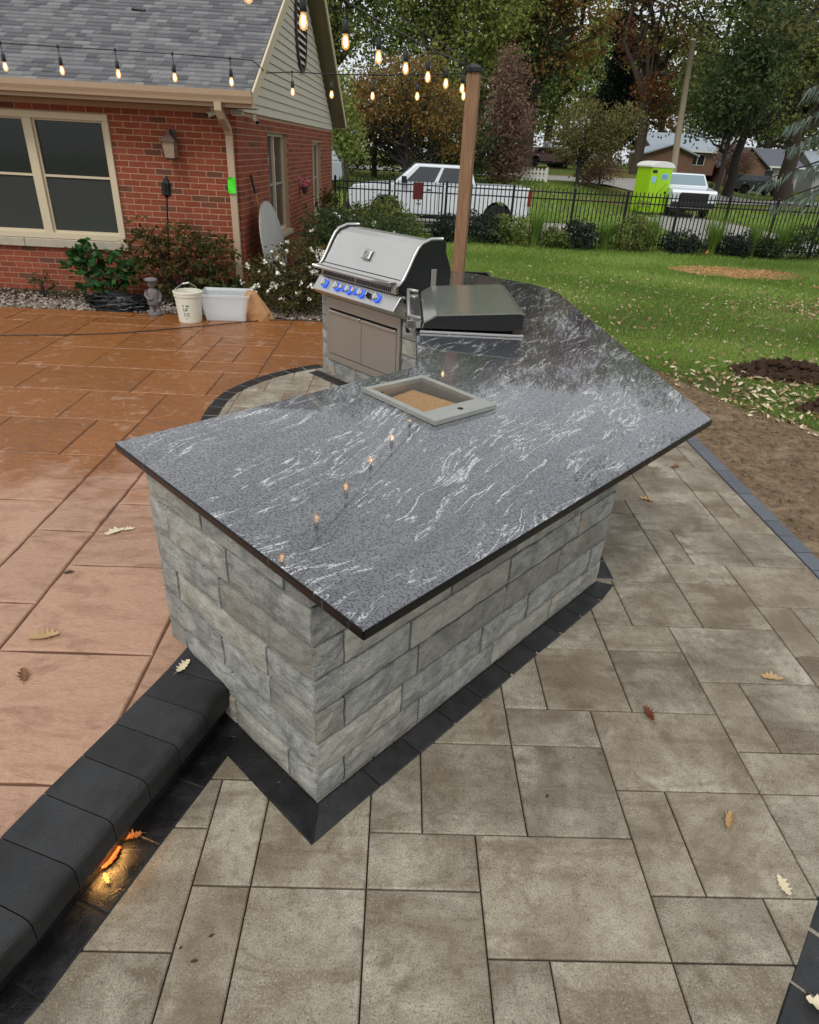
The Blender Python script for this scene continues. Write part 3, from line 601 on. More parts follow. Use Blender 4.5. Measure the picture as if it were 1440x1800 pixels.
for j in range(NY):
    for i in range(NX):
        if (i, j) in occ: continue
        opt = sizes[:]; 
        while True:
            tot = sum(w for _, w in opt); r_ = rs.uniform(0, tot); k = 0
            while r_ > opt[k][1]: r_ -= opt[k][1]; k += 1
            (w, h), _ = opt[k]
            if all((i + p, j + q) not in occ and i + p < NX and j + q < NY for p in range(w) for q in range(h)): break
            opt.pop(k)
            if not opt: w = h = 1; break
        for p in range(w):
            for q in range(h): occ[(i + p, j + q)] = 1
        x0, y0 = xr0 + i * CS, yr0 + j * CS; x1, y1 = x0 + w * CS, y0 + h * CS; x0 -= .0
        poly = [(x0, y0), (x1, y0), (x1, y1), (x0, y1)]
        if y0 > 8.4 or x0 > .2: continue
        poly = clip(poly, (3, 8.44), (-9, 8.31))
        if len(poly) < 3: continue
        for A_, B_ in zip(pt_on(inner, .27)[::3], pt_on(inner, .27)[3::3]):
            if len(poly) > 2 and y0 < 2.4: poly = clip(poly, A_, B_)
        if len(poly) < 3: continue
        cx = sum(q[0] for q in poly) / len(poly); cy = sum(q[1] for q in poly) / len(poly)
        if cx > -.9 and cy < 6.3 and cy > 2.2 and all(q[0] > -.88 for q in poly): continue
        if inside(zone, cx, cy) and all(inside(zone, *q) for q in poly): continue
        if cx > .3: continue
        # wavy tooled edge
        q = inset(poly, .0036)
        if area(q) < .004: continue
        out = []
        for k in range(len(q)):
            a, b = np.array(q[k]), np.array(q[(k + 1) % len(q)]); L = np.linalg.norm(b - a); m_ = max(1, int(L / .09)); nn = np.array([-(b - a)[1], (b - a)[0]]) / (L + 1e-9)
            for t in range(m_): p_ = a + (b - a) * t / m_; out.append(tuple(p_ + nn * (rs.uniform(0, .007) if t else 0)))
        ccx, ccy = float(np.mean([o_[0] for o_ in out])), float(np.mean([o_[1] for o_ in out]))
        m_ = MB().prism([(x - ccx, y - ccy) for x, y in out], -.03, 0, .006)
        link('slab', mesh('slab', m_, 'stamped'), patio, (ccx, ccy, ZS + rs.uniform(-.001, .001))); nsl += 1
# raised tan pavers inside the arc, flush with the patio, with their dark curved border
for i in range(-10, 4, 3):
    for j in range(3, 30, 2):
        for (w0, w1) in ((0, 1), (1, 3)):
            if (j // 2) % 2: w0, w1 = (0, 2) if w0 == 0 else (2, 3)
            x0, x1 = gx + (i + w0) * mx, gx + (i + w1) * mx; y0 = gy + j * my; p = [(x0, y0), (x1, y0), (x1, y0 + 2 * my), (x0, y0 + 2 * my)]
            zc = [(.3, 3.0), (.3, 5.4), (-.70, 6.45)] + arc[::-1][1:]
            for k in range(len(zc)):
                if len(p) > 2: p = clip(p, zc[k], zc[(k + 1) % len(zc)])
            if len(p) > 2: paver_at(p, ZS + .004, th=.03)
AR = resample(arc, .2)
for i in range(len(AR) - 1):
    a, b = AR[i], AR[i + 1]; na, nb = nrm(AR, i), nrm(AR, i + 1)
    paver_at([tuple(a), tuple(b), tuple(b + nb * -.13), tuple(a + na * -.13)][::-1], ZS + .007, 'border_paver', 'wetchar', None, .003, .03)
gu, gn = np.array([.669, -.743]), np.array([-.743, -.669]); gb = np.array([-.724, 6.275])
def GL(u, n_): p = gb + gu * u + gn * n_; return (float(p[0]), float(p[1]))
border_row(GL(-.05, .03), GL(1.2, .03), .13, .19, ZS + .009, -1, 'wetchar', th=.03)

# ------------------------------------------------------------------ kitchen island: stone veneer walls and granite top
island = thing('kitchen_island', 'long angled outdoor kitchen island of grey veneer stone under a granite top', 'kitchen island', (0, 3.6, 0))
core = MB().prism(inset(isl, .035), -.02, .82); obj('core_wall', core, 'dmortar', island, world=True)
def stone(w, h, d, sd):
    """rock-faced block: x 0..w, z 0..h, face towards -y"""
    r_ = random.Random(sd); nx_, nz_ = max(3, int(w / .05)), 4; v = []; f = []; lo = [r_.uniform(0, .007) for _ in range(3)]; fx_ = r_.uniform(-.006, .006) / max(w, .1)
    for j in range(nz_ + 1):
        for i in range(nx_ + 1):
            e = i in (0, nx_) or j in (0, nz_); x = w * i / nx_; z = h * j / nz_
            v.append((x + (0 if e else r_.uniform(-.012, .012)), (r_.uniform(.002, .008) if e else r_.uniform(-.005, .0015)) + fx_ * (x - w / 2), z + (-r_.uniform(0, .003) if j == nz_ else r_.uniform(0, .003) if j == 0 else r_.uniform(-.006, .006) if not e else 0)))
    ww = nx_ + 1
    for j in range(nz_):
        for i in range(nx_): k = j * ww + i; f.append((k, k + 1, k + ww + 1, k + ww))
    ring = [i for i in range(ww)] + [j * ww + nx_ for j in range(1, nz_ + 1)] + [nz_ * ww + i for i in range(nx_ - 1, -1, -1)] + [j * ww for j in range(nz_ - 1, 0, -1)]
    k0 = len(v)
    for r in ring: v.append((v[r][0], d, v[r][2]))
    n_ = len(ring)
    for i in range(n_): j = (i + 1) % n_; f.append((ring[j], ring[i], k0 + i, k0 + j))
    f.append(tuple(range(k0, k0 + n_))); return MB().add(v, f)
ZC = [0, .146, .302, .458, .606, .755, .912, 1.066]
def stone_wall(a, b, seed, zlo=0, zc=ZC, corner=0, skip=None, mat='veneer', lens=(.28, .66)):
    a, b = np.array(a), np.array(b); T = np.linalg.norm(b - a); d = (b - a) / T; ang = atan2(d[1], d[0]); r_ = random.Random(seed)
    for k in range(len(zc) - 1):
        z0, z1 = zc[k], zc[k + 1]
        if z1 <= zlo + .02: continue
        t = 0; first = True
        while t < T - .01:
            l = r_.uniform(*lens)
            if first: l = (.135 if (k + corner) % 2 == 0 else r_.uniform(.38, .5)); first = False
            if T - t - l < .12: l = T - t
            l = min(l, T - t)
            if not (skip and skip(t, t + l, z0, z1)):
                g_ = .0048; p = a + d * (t + g_); m_ = stone(l - 2 * g_, z1 - z0 - 2 * g_, .042, r_.randint(0, 9 ** 6))
                nn = np.array([d[1], -d[0]]); q = p + nn * .004
                me = mesh('stone_block', m_, mat)
                link('stone_block', me, island, (q[0] - 0, q[1] - 3.6, z0 + g_), (0, 0, ang))
            t += l
stone_wall(c0, c1, 3, corner=0); stone_wall(cL, c0, 8, corner=1); stone_wall(c1, (1.20, 5.85), 5, corner=1); stone_wall((1.20, 5.85), (.60, 6.60), 6); stone_wall((.60, 6.60), (.10, 7.0), 16)
stone_wall((.10, 7.0), GL(-.02, 0), 7); stone_wall((.16, 5.29), (.16, 3.50), 9, zlo=.19, lens=(.2, .4)); stone_wall((.16, 3.50), cL, 10, zlo=.1)
GW = float(np.linalg.norm(np.array((.16, 5.29)) - np.array(GL(-.02, 0))))
def runs(t0, t1, zc, sd, par=island, lens=(.16, .4)):
    r_ = random.Random(sd)
    for k in range(len(zc) - 1):
        t = t0
        while t < t1 - .01:
            l = min(r_.uniform(*lens), t1 - t)
            if t1 - t - l < .07: l = t1 - t
            p = GL(t + .003, .004); m_ = stone(l - .006, zc[k + 1] - zc[k] - .006, .042, r_.randint(0, 9 ** 6)); link('stone_block', mesh('stone_block', m_, 'veneer'), par, (p[0], p[1] - 3.6, zc[k] + .003), (0, 0, atan2(gu[1], gu[0]))); t += l
runs(-.02, GW - .02, [ZS, .36], 21); runs(-.02, .075, [.36, .5, .62, .76, .9, 1.066], 22); runs(1.125, GW - .02, [.36, .5, .64, .78, .92, 1.066], 23)
# granite top: bullnosed slab with the cut-outs of grill and bin
top = [(-1.10, 2.348), (-.058, 1.261), (1.518, 2.903), (1.421, 5.939), (1.385, 6.13), (1.267, 6.368), (.716, 6.848), GL(-.1, -1.14), GL(-.1, .03), GL(.05, .03), GL(.05, -.5), GL(1.15, -.5), GL(1.15, .03), (.12, 5.31), (.109, 3.559)]
TH = .036; ZT = 1.104
import bmesh
bm = bmesh.new(); vs_ = [bm.verts.new((x, y - 3.6, ZT)) for x, y in top]
hole = [(-.151, 3.055), (.099, 3.320), (.462, 2.925), (.212, 2.66)]
hole = inset([(-.151, 3.055), (.191, 2.646), (.461, 2.935), (.108, 3.345)], .028)
hv = [bm.verts.new((x, y - 3.6, ZT)) for x, y in hole]
es = [bm.edges.new((vs_[i], vs_[(i + 1) % len(vs_)])) for i in range(len(vs_))] + [bm.edges.new((hv[i], hv[(i + 1) % 4])) for i in range(4)]
bmesh.ops.triangle_fill(bm, use_beauty=True, use_dissolve=False, edges=es)
bm.faces.ensure_lookup_table()
for f_ in list(bm.faces):
    c_ = f_.calc_center_median()
    if inside(hole, c_.x, c_.y + 3.6) or not inside(top, c_.x, c_.y + 3.6): bm.faces.remove(f_)
for f_ in bm.faces:
    if f_.normal.z < 0: f_.normal_flip()
r0 = list(bm.faces); ext = bmesh.ops.extrude_face_region(bm, geom=r0)
for v_ in [x for x in ext['geom'] if isinstance(x, bmesh.types.BMVert)]: v_.co.z += 0
for v_ in vs_ + hv: v_.co.z -= TH
bmesh.ops.recalc_face_normals(bm, faces=bm.faces)
me = bpy.data.meshes.new('countertop'); 
for f_ in bm.faces: f_.material_index = 1 if abs(f_.normal.z) < .5 else 0
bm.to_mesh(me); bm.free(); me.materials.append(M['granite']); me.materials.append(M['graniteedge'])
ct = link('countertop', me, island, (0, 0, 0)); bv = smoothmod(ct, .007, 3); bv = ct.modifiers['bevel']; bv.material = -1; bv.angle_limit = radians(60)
# ------------------------------------------------------------------ drop-in steel bin with a liner
bin_ = thing('drop_in_bin', 'open steel drop-in bin with a raised rim set into the granite top', 'bin', (.155, 2.99, ZT + .002), atan2(-.409, .342))
OW, OH = .535, .395      # outer length (bin local x) and width; origin at centre
e = MB(); hx0, hx1, hy0, hy1 = -OW / 2 + .035, OW / 2 - .115, -OH / 2 + .033, OH / 2 - .033
for (a, b, c, d) in ((-OW / 2, OW / 2, -OH / 2, hy0), (-OW / 2, OW / 2, hy1, OH / 2), (-OW / 2, hx0, hy0, hy1), (hx1, OW / 2, hy0, hy1)): e.box(a, b, c, d, .001, .022)
rim = obj('rim', e, 'rim_steel', bin_)
e = MB(); t_ = .004
for (a, b, c, d) in ((hx0 - t_, hx0, hy0 - t_, hy1 + t_), (hx1, hx1 + t_, hy0 - t_, hy1 + t_), (hx0, hx1, hy0 - t_, hy0), (hx0, hx1, hy1, hy1 + t_)): e.box(a, b, c, d, -.25, .0008)
e.box(hx0, hx1, hy0, hy1, -.255, -.25); obj('bin_wall', e, 'stainless_dull', bin_)
obj('lift_hole', MB().lathe([(.014, 0), (.014, .0015)], 18, (OW / 2 - .055, .01, .022)), 'interior_dark', bin_)
lin = tag(obj('lining_board', MB().cbox(-.175, .155, -.135, .135, -.012, .012, .004), 'liner', None), 'speckled brown board lying tilted inside the steel bin', 'board')
lin.location = (.106, 2.993, ZT - .034); lin.rotation_euler = (radians(4), radians(-3), atan2(-.409, .342) + .05)

# ------------------------------------------------------------------ grill and the steel doors below it
ga = atan2(gu[1], gu[0])       # local frame: x along the front, y away from the viewer
grill = thing('gas_grill', 'built-in stainless gas grill with a closed lid and blue-lit knobs', 'gas grill', (gb[0], gb[1], ZT), ga)
L0, L1 = .05, 1.15
e = MB().cbox(L0 + .01, L1 - .01, -.04, .50, -.06, .14, .006); obj('fire_box', e, 'dark_metal', grill)
prof = [(-.07, .105), (-.03, .14), (.02, .215), (.07, .30), (.115, .365), (.155, .40), (.25, .428), (.385, .425), (.43, .40), (.43, .33), (.50, .20), (.50, .03), (-.03, .03)]
def side(x0, x1, nm, mat, pr):
    return obj(nm, MB().extrude(pr, 0, x0, x1), mat, grill)
side(L1 - .022, L1, 'lid_side', 'black_paint', prof); side(L0, L0 + .022, 'lid_side', 'black_paint', prof)
sk = [(-.062, .115), (-.02, .15), (.03, .225), (.08, .305), (.12, .36), (.16, .392), (.25, .418), (.38, .415), (.42, .39)]
th_ = .012; un = [(y + .006, z - th_) for y, z in sk]
lid = obj('lid', MB().extrude(sk + un[::-1], 0, L0 + .023, L1 - .023), 'lid', grill, smooth=False)
for x in (L0, L1):      # bright rolled trim along each end of the lid
    obj('lid_trim', MB().tube([(x, y - .004, z + .004) for y, z in [(-.115, .092), (-.07, .107), (-.03, .143), (.02, .219), (.07, .304), (.115, .369), (.155, .404), (.25, .432), (.385, .429)]], .013, 8), 'stainless', grill, smooth=True)
hd = obj('lid_handle', MB().tube([(L0 - .01, -.125, .108), (L0 + .3, -.135, .108), (L1 - .3, -.135, .108), (L1 - .06, -.125, .108)], .0155, 10), 'stainless', grill, smooth=True)
for x in (L0 + .01, L1 - .08): obj('handle_bracket', MB().cbox(x, x + .022, -.13, -.05, .09, .125, .004), 'stainless', hd)
gv = obj('temperature_gauge', MB().cbox(-.055, .055, -.012, .004, -.045, .045, .01), 'stainless', grill, loc=(.60, .037, .262), rot=(radians(-32), 0, 0))
obj('gauge_dial', MB().xf(lambda *p: p) if False else MB().lathe([(.032, 0), (.032, .004), (.026, .006)], 20), 'stainless_dull', gv, loc=(0, -.012, 0), rot=(radians(90), 0, 0)); obj('gauge_needle', MB().box(-.002, .002, -.021, -.019, -.004, .022), 'print_dark', gv)
# vented strip between handle and knob panel
vb_ = obj('vent_strip', MB().cbox(L0 + .04, L1 - .04, -.075, -.04, .028, .098, .003), 'stainless_dull', grill)
for k in range(40):
    x = L0 + .08 + k * .0232 + (.012 if k >= 20 else 0)
    if x < L1 - .07: obj('vent_slot', MB().box(-.006, .006, -.003, .001, -.026, .026), 'interior_dark', vb_, loc=(x, -.0755, .064), rot=(0, radians(18), 0))
# slanted control panel with knobs
P0, P1, Q1, Q0 = (-.062, .018), (-.145, -.088), (-.125, -.112), (-.0, -.17)
pan = obj('control_panel', MB().extrude([P0, P1, Q1, Q0, (.02, -.06), (-.02, .02)], 0, L0 - .01, L1 + .015), 'stainless', grill); smoothmod(pan, .006, 2)
pt_ = atan2(P0[1] - P1[1], P0[0] - P1[0])      # slope of the face
for k, x in enumerate((.13, .315, .395, .485, .565, .655, .755, .86)):
    f_ = .52; cy_, cz_ = P1[0] + (P0[0] - P1[0]) * f_, P1[1] + (P0[1] - P1[1]) * f_; big = k in (0, 1, 3, 5, 7); r_ = .031 if big else .021
    x += .055
    kb = obj('control_knob', MB().lathe([(r_ * 1.18, 0), (r_ * 1.18, .006), (r_, .008), (r_ * .95, .032), (r_ * .8, .038), (0.001, .038)], 20), ['stainless'] if k != 6 else 'black_paint', grill, loc=(x, cy_ - .004 * sin(pt_), cz_ + .003), rot=(pt_, 0, 0), smooth=False)
    if k != 6: obj('glow_ring', MB().lathe([(r_ * 1.25, 0), (r_ * 1.25, .012), (r_ * 1.05, .0135)], 20), 'knob_glow', kb, loc=(0, 0, .001)); 
    obj('knob_grip', MB().cbox(-.005, .005, -r_ * .9, r_ * .9, .036, .046, .002), 'stainless', kb)
obj('rear_flue', MB().cbox(L0 + .06, L1 - .06, .43, .49, .03, .33, .004), 'dark_metal', grill)
obj('side_bracket', MB().cbox(0, .008, -.03, .03, 0, .17, .003), 'stainless_dull', grill, loc=(L1 + .001, .30, .035))
cab = thing('steel_cabinet', 'brushed steel double-door cabinet built in under the gas grill', 'cabinet', (gb[0], gb[1], .36), ga)
e = MB()
for (a, b, c, d) in ((.08, .128, 0, .58), (1.085, 1.12, 0, .58), (.128, 1.085, 0, .062), (.128, 1.085, .488, .58)): e.box(a, b, -.02, .05, c, d)
obj('cabinet_frame', e, 'stainless_dull', cab); obj('cabinet_back', MB().box(.12, 1.09, .03, .05, .05, .5), 'interior_dark', cab)
for (a, b) in ((.134, .604), (.611, 1.08)):
    d_ = obj('door', MB().cbox(a, b, -.026, .01, .068, .462, .004), 'stainless_dull', cab); obj('handle_lip', MB().cbox(a + .01, b - .004, -.044, -.027, .452, .474, .004), 'stainless', d_)

# ------------------------------------------------------------------ griddle at the corner
gr = thing('flat_top_griddle', 'low griddle with a wet reflective lid and black ends on the granite top', 'griddle', (.16, 4.34, ZT))
X1, Y1 = .66, 1.02
endp = [(-.0, .025), (.012, .06), (.09, .108), (X1 - .03, .146), (X1, .140), (X1, .045), (.55, .03)]
for y in (0, Y1 - .012): obj('end_panel', MB().extrude(endp, 1, y, y + .012), 'black_paint', gr)
lt_ = [(-.008, .03), (.004, .068), (.085, .117), (X1 - .03, .155), (X1 + .006, .148)]; lu = [(x + .004, z - .009) for x, z in lt_]
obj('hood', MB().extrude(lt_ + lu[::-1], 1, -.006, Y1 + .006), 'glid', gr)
obj('front_panel', MB().cbox(-.11, -.012, .0, Y1 - .06, .02, .075, .006), 'stainless_wet', gr); fr_ = obj('front_rail', MB().tube([(-.02, .0, .09), (-.095, .0, .1), (-.1, Y1 - .1, .1), (-.02, Y1 - .1, .09)], .011, 8), 'stainless', gr, smooth=True)
for k in range(3): 
    kb = obj('control_knob', MB().lathe([(.028, 0), (.028, .022), (.02, .03)], 16), 'black_paint', gr, loc=(-.085, .08 + .2 * k, .0), rot=(0, radians(-100), 0)); obj('knob_ring', MB().lathe([(.032, 0), (.032, .006)], 16), 'chrome', kb)
obj('hood_back', MB().cbox(X1 - .012, X1, .014, Y1 - .014, .05, .136, .002), 'black_paint', gr)
for (x, y) in ((.05, .05), (.6, .03), (.05, .95), (.6, .95)): obj('foot', MB().lathe([(.012, 0), (.016, .04)], 8), 'black_paint', gr, loc=(x, y, 0))
obj('drip_tray', MB().cbox(-.02, .67, -.036, -.012, .001, .016, .002), 'stainless', gr)
obj('burner_box', MB().box(.03, .6, .03, .97, .018, .06), 'interior_dark', gr)

# ------------------------------------------------------------------ post with its cap and planter
post = thing('light_post', 'brown cedar post with a black cap holding the string lights', 'post', (.728, 8.66, 0), radians(-14))
obj('shaft', MB().cbox(-.072, .072, -.072, .072, 0, 2.975, .006), 'cedar', post)
cp = obj('post_cap', MB().cbox(-.094, .094, -.094, .094, 2.94, 2.985, .004), 'black_paint', post); obj('cap_peak', MB().add([(-.088, -.088, 2.985), (.088, -.088, 2.985), (.088, .088, 2.985), (-.088, .088, 2.985), (-.03, -.03, 3.02), (.03, -.03, 3.02), (.03, .03, 3.02), (-.03, .03, 3.02)], [(0, 1, 5, 4), (1, 2, 6, 5), (2, 3, 7, 6), (3, 0, 4, 7), (4, 5, 6, 7)]), 'black_paint', cp)
obj('hook', MB().tube([(-.072, -.03, 2.88), (-.10, -.03, 2.88), (-.11, -.03, 2.865)], .006, 6), 'black_paint', post)
pn = tag(obj('planter_box', MB(), 'black_rubber'), 'black planter box around the foot of the cedar post', 'planter'); bpy.data.objects.remove(pn)
pn = thing('planter_box', 'black planter box around the foot of the cedar post', 'planter', (.84, 8.62, 0))
e = MB()
for (a, b, c, d) in ((-.32, .32, -.32, -.28), (-.32, .32, .28, .32), (-.32, -.28, -.28, .28), (.28, .32, -.28, .28)): e.box(a, b, c, d, 0, .80)
obj('box_wall', e, 'black_rubber', pn); obj('soil', MB().box(-.28, .28, -.28, .28, .1, .74), 'bed', pn)

# ------------------------------------------------------------------ string lights
def strand(label, pts, nb, first, step_, drop, z_adj=None, sock=.05, blen=.085):
    P_ = [np.array(p, float) for p in pts]; st = thing('string_lights', label, 'string lights', tuple(P_[0]), group='bulb strings hung from the cedar post')
    obj('cable', MB().tube(P_, .0065, 6), 'black_rubber', st, world=True)
    seg = [np.linalg.norm(P_[i + 1] - P_[i]) for i in range(len(P_) - 1)]; T = sum(seg)
    me_b, me_s, me_f = cache
    for k in range(nb):
        t = first + k * step_
        if t > T: break
        i = 0
        while i < len(seg) - 1 and t > seg[i]: t -= seg[i]; i += 1
        p = P_[i] + (P_[i + 1] - P_[i]) * t / seg[i] - P_[0]; tl = U(-.03, .03)
        b = link('bulb', me_s, st, (p[0], p[1], p[2]), (tl, tl * .5, 0)); b.scale = (1, 1, 1)
        link('bulb_glass', me_b, b); link('filament', me_f, b)
    return st
DROP = .15
s_ = MB().tube([(0, 0, .004), (0, 0, -DROP + .06)], .0045, 6); s_.lathe([(.008, -DROP + .06), (.02, -DROP + .05), (.021, -DROP - .01), (.017, -DROP - .02)], 10); s_.lathe([(.013, -.012), (.013, .014)], 8)
gl_ = MB().lathe([(.013, -DROP - .015), (.017, -DROP - .03), (.026, -DROP - .06), (.027, -DROP - .078), (.019, -DROP - .1), (.004, -DROP - .108)], 14)
fi = MB().lathe([(.002, -DROP - .03), (.011, -DROP - .04), (.016, -DROP - .072), (.005, -DROP - .094)], 8)
cache = (mesh('bulb_glass', gl_, 'bulbglass', True), mesh('bulb', s_, 'black_rubber', True), mesh('filament', fi, 'filament', True))
DD = DROP + .08
pB = lambda k: np.array([.567 - .199 * k, 8.111 - .57 * k, 2.73 - .012 * k + .003 * k * k + DD])
pts = [(.69, 8.6, 2.93)] + [tuple(pB(k)) for k in range(-0, 14)]
seg0 = float(np.linalg.norm(pB(0) - np.array(pts[0])))
strand('bulb string running from the cedar post over the granite island', pts, 14, seg0, .6035, DROP)
wire = tag(obj('guide_wire', MB().tube([(.69, 8.6, 2.95)] + [tuple(pB(k) + np.array([.02, 0, .05 + .012 * k])) for k in range(0, 14)], .004, 5), 'dark_metal', world=True), 'thin steel guide wire above the bulb string over the island', 'wire')
anchor = np.array([-1.88, 10.3, 2.95])
pts = [(.68, 8.63, 2.93), (.35, 8.85, 2.925), (-.25, 9.2, 2.915), (-.9, 9.6, 2.925), (-1.5, 9.95, 2.95), tuple(anchor)]
strand('bulb string stretched between the cedar post and the siding gable', pts, 5, .06, .62, DROP)
pts = [tuple(anchor), (-1.72, 8.62, 2.93), (-2.35, 8.5, 2.935), (-3.0, 8.48, 2.94), (-3.7, 8.48, 2.94), (-4.4, 8.48, 2.945), (-5.4, 8.48, 2.97), (-6.4, 8.48, 3.0)]
strand('bulb string running along in front of the shingle roof', pts, 9, 1.93, .605, DROP)

# ------------------------------------------------------------------ house
HX, HY = -2.173, 9.6; ha = radians(88.3); hu = np.array([cos(ha), sin(ha)]); HL = 9.4
house = thing('brick_house', 'red brick house with grey shingle roof and cream siding gable', 'house', (HX, HY, 0))
def SD(t, off=0.0): return (hu[0] * t + hu[1] * off, hu[1] * t - hu[0] * off)      # local x,y on the side wall; off = outwards
WL = -6.0      # wall length to the left
ztop = 2.49
# core walls (mortar face) with real window openings
fw_x0, fw_x1, fw_z0, fw_z1 = -5.4, -1.62, .865, 2.36    # local x of the front window opening
core = MB()
for (a, b, c, d) in ((WL, fw_x0, 0, ztop + .1), (fw_x0, fw_x1, 0, fw_z0 - .1), (fw_x0, fw_x1, fw_z1, ztop + .1), (fw_x1, -.005, 0, ztop + .1)): core.box(a, b, .008, .24, c, d)
def sbox(mb, t0, t1, z0, z1, o0, o1):
    q = [SD(t0, o0), SD(t1, o0), SD(t1, o1), SD(t0, o1)]
    if o1 > o0: q = q[::-1]
    if sum(q[i - 1][0] * q[i][1] - q[i][0] * q[i - 1][1] for i in range(4)) < 0: q = q[::-1]
    return mb.prism(q, z0, z1)
W1 = (1.82, 3.43, .79, 2.29); W2 = (6.2, 7.55, .79, 2.2)
t_ = .02
for (a, b, c, d) in ((.02, W1[0], 0, ztop), (W1[0], W1[1], 0, W1[2]), (W1[0], W1[1], W1[3], ztop), (W1[1], W2[0], 0, ztop), (W2[0], W2[1], 0, W2[2]), (W2[0], W2[1], W2[3], ztop), (W2[1], HL, 0, ztop)): sbox(core, a, b, c, d, -.24, -.008)
obj('wall_core', core, 'brick_mortar', house)
obj('back_wall', MB().box(WL, -.1, HL - .2, HL, 0, ztop), 'brick_mortar', house); obj('interior', MB().box(WL + .1, -.6, 1.0, 1.05, 0, 2.5), 'interior_dark', house)
BH, BL, GP = .0735, .222, .0105
bme = {}
def brick_mesh(l):
    k = round(l, 3)
    if k not in bme: bme[k] = mesh('brick', MB().cbox(0, k, .0045, .03, 0, BH - GP, .002), 'brick')
    return bme[k]
allb = []
for r in range(int((ztop - .02) / BH)):
    z = .02 + r * BH; x = -(BL / 2 if r % 2 else 0)
    x = 0.0 + (0 if r % 2 else -BL / 2) 
    xx = 0.0; first = True
    while xx > WL:
        l = (BL if r % 2 else BL / 2) if first else BL; first = False
        a, b = xx - l + GP / 2, xx - (0 if xx == 0 else GP / 2)
        # cut at the window
        if z + BH > fw_z0 - .10 and z < fw_z1 and b > fw_x0 and a < fw_x1:
            if a < fw_x1 < b and b - fw_x1 > .03: a = fw_x1
            elif a < fw_x0 < b and fw_x0 - a > .03: b = fw_x0
            else: xx -= l; continue
        allb.append((a, b - a, z)); xx -= l
allb.sort(key=lambda q: (q[0] + q[1] < -3.95, abs(q[0] + 1.0) if q[0] > -1.62 else 1 + abs(q[0] + 1.6) + (0 if q[2] < 1 else .4)))
hi, lo_ = allb[:296], allb[296:]
for (x, l, z) in hi: link('brick', brick_mesh(l), house, (x, U(-.0015, .0015), z + GP / 2))
e = MB(); rv = []
for (x, l, z) in lo_: e.box(x, x + l, .0045, .02, z + GP / 2, z + BH - GP / 2); rv += [rng.random()] * 8
for r in range(int((ztop - .02) / BH)):
    z = .02 + r * BH; t = .0 if r % 2 else .0; first = True
    while t < HL - .02:
        l = (BL / 2 if r % 2 else BL) if first else BL; first = False; a, b = t + (0 if t == 0 else GP / 2), min(t + l - GP / 2, HL)
        cut = False
        for w in (W1, W2):
            if z + BH > w[2] and z < w[3] and b > w[0] and a < w[1]:
                if a < w[0] - .03: b = w[0]
                elif b > w[1] + .03: a = w[1]
                else: cut = True
        if not cut and b - a > .02: sbox(e, a, b, z + GP / 2, z + BH - GP / 2, -.02, -.0045); rv += [rng.random()] * 8
        t += l
m_ = mesh('brick_masonry', e, 'brickmass'); at = m_.attributes.new('rnd', 'FLOAT', 'POINT'); at.data.foreach_set('value', rv)
o = link('brick_masonry', m_, house); o['kind'] = 'stuff'
# front window
def framebox(nm, mb, mat, par): return obj(nm, mb, mat, par)
win = obj('window', MB(), 'cream_trim', house)
bpy.data.objects.remove(win)
e = MB(); F = .075
e.cbox(fw_x0, fw_x1, -.03, .10, fw_z1 - F, fw_z1, .004); e.cbox(fw_x0, fw_x1, -.035, .10, fw_z0, fw_z0 + F, .004); e.cbox(fw_x0, fw_x0 + F, -.028, .10, fw_z0 + F, fw_z1 - F, .004); e.cbox(fw_x1 - F, fw_x1, -.028, .10, fw_z0 + F, fw_z1 - F, .004)
mulls = (-2.645, -3.84)
for x in mulls: e.cbox(x - .055, x + .055, -.026, .10, fw_z0 + F, fw_z1 - F, .004)
win = obj('window', e, 'cream_trim', house)
bays = [(fw_x0 + F, mulls[1] - .055), (mulls[1] + .055, mulls[0] - .055), (mulls[0] + .055, fw_x1 - F)]
for (a, b) in bays:
    obj('pane', MB().box(a, b, .04, .046, fw_z0 + F, fw_z1 - F), 'pane', win)
    e = MB(); zm = 1.635; z0_, z1_ = fw_z0 + F, fw_z1 - F
    for (p, q, r_, s__) in ((a, a + .025, z0_, z1_), (b - .025, b, z0_, z1_), (a + .025, b - .025, z0_, z0_ + .03), (a + .025, b - .025, z1_ - .02, z1_), (a + .025, b - .025, zm - .014, zm + .014)): e.box(p, q, .012, .038, r_, s__)
    obj('sash', e, 'cream_trim', win); obj('insect_screen', MB().box(a + .027, b - .027, .030, .033, z0_ + .032, zm - .016), 'screen_mesh', win)
sl_ = obj('sill', MB().cbox(fw_x0 - .03, -3.0, -.055, .1, fw_z0 - .115, fw_z0 - .004, .008), 'limestone_sill', house); obj('sill', MB().cbox(-2.994, fw_x1 + .02, -.055, .1, fw_z0 - .115, fw_z0 - .004, .008), 'limestone_sill', house)
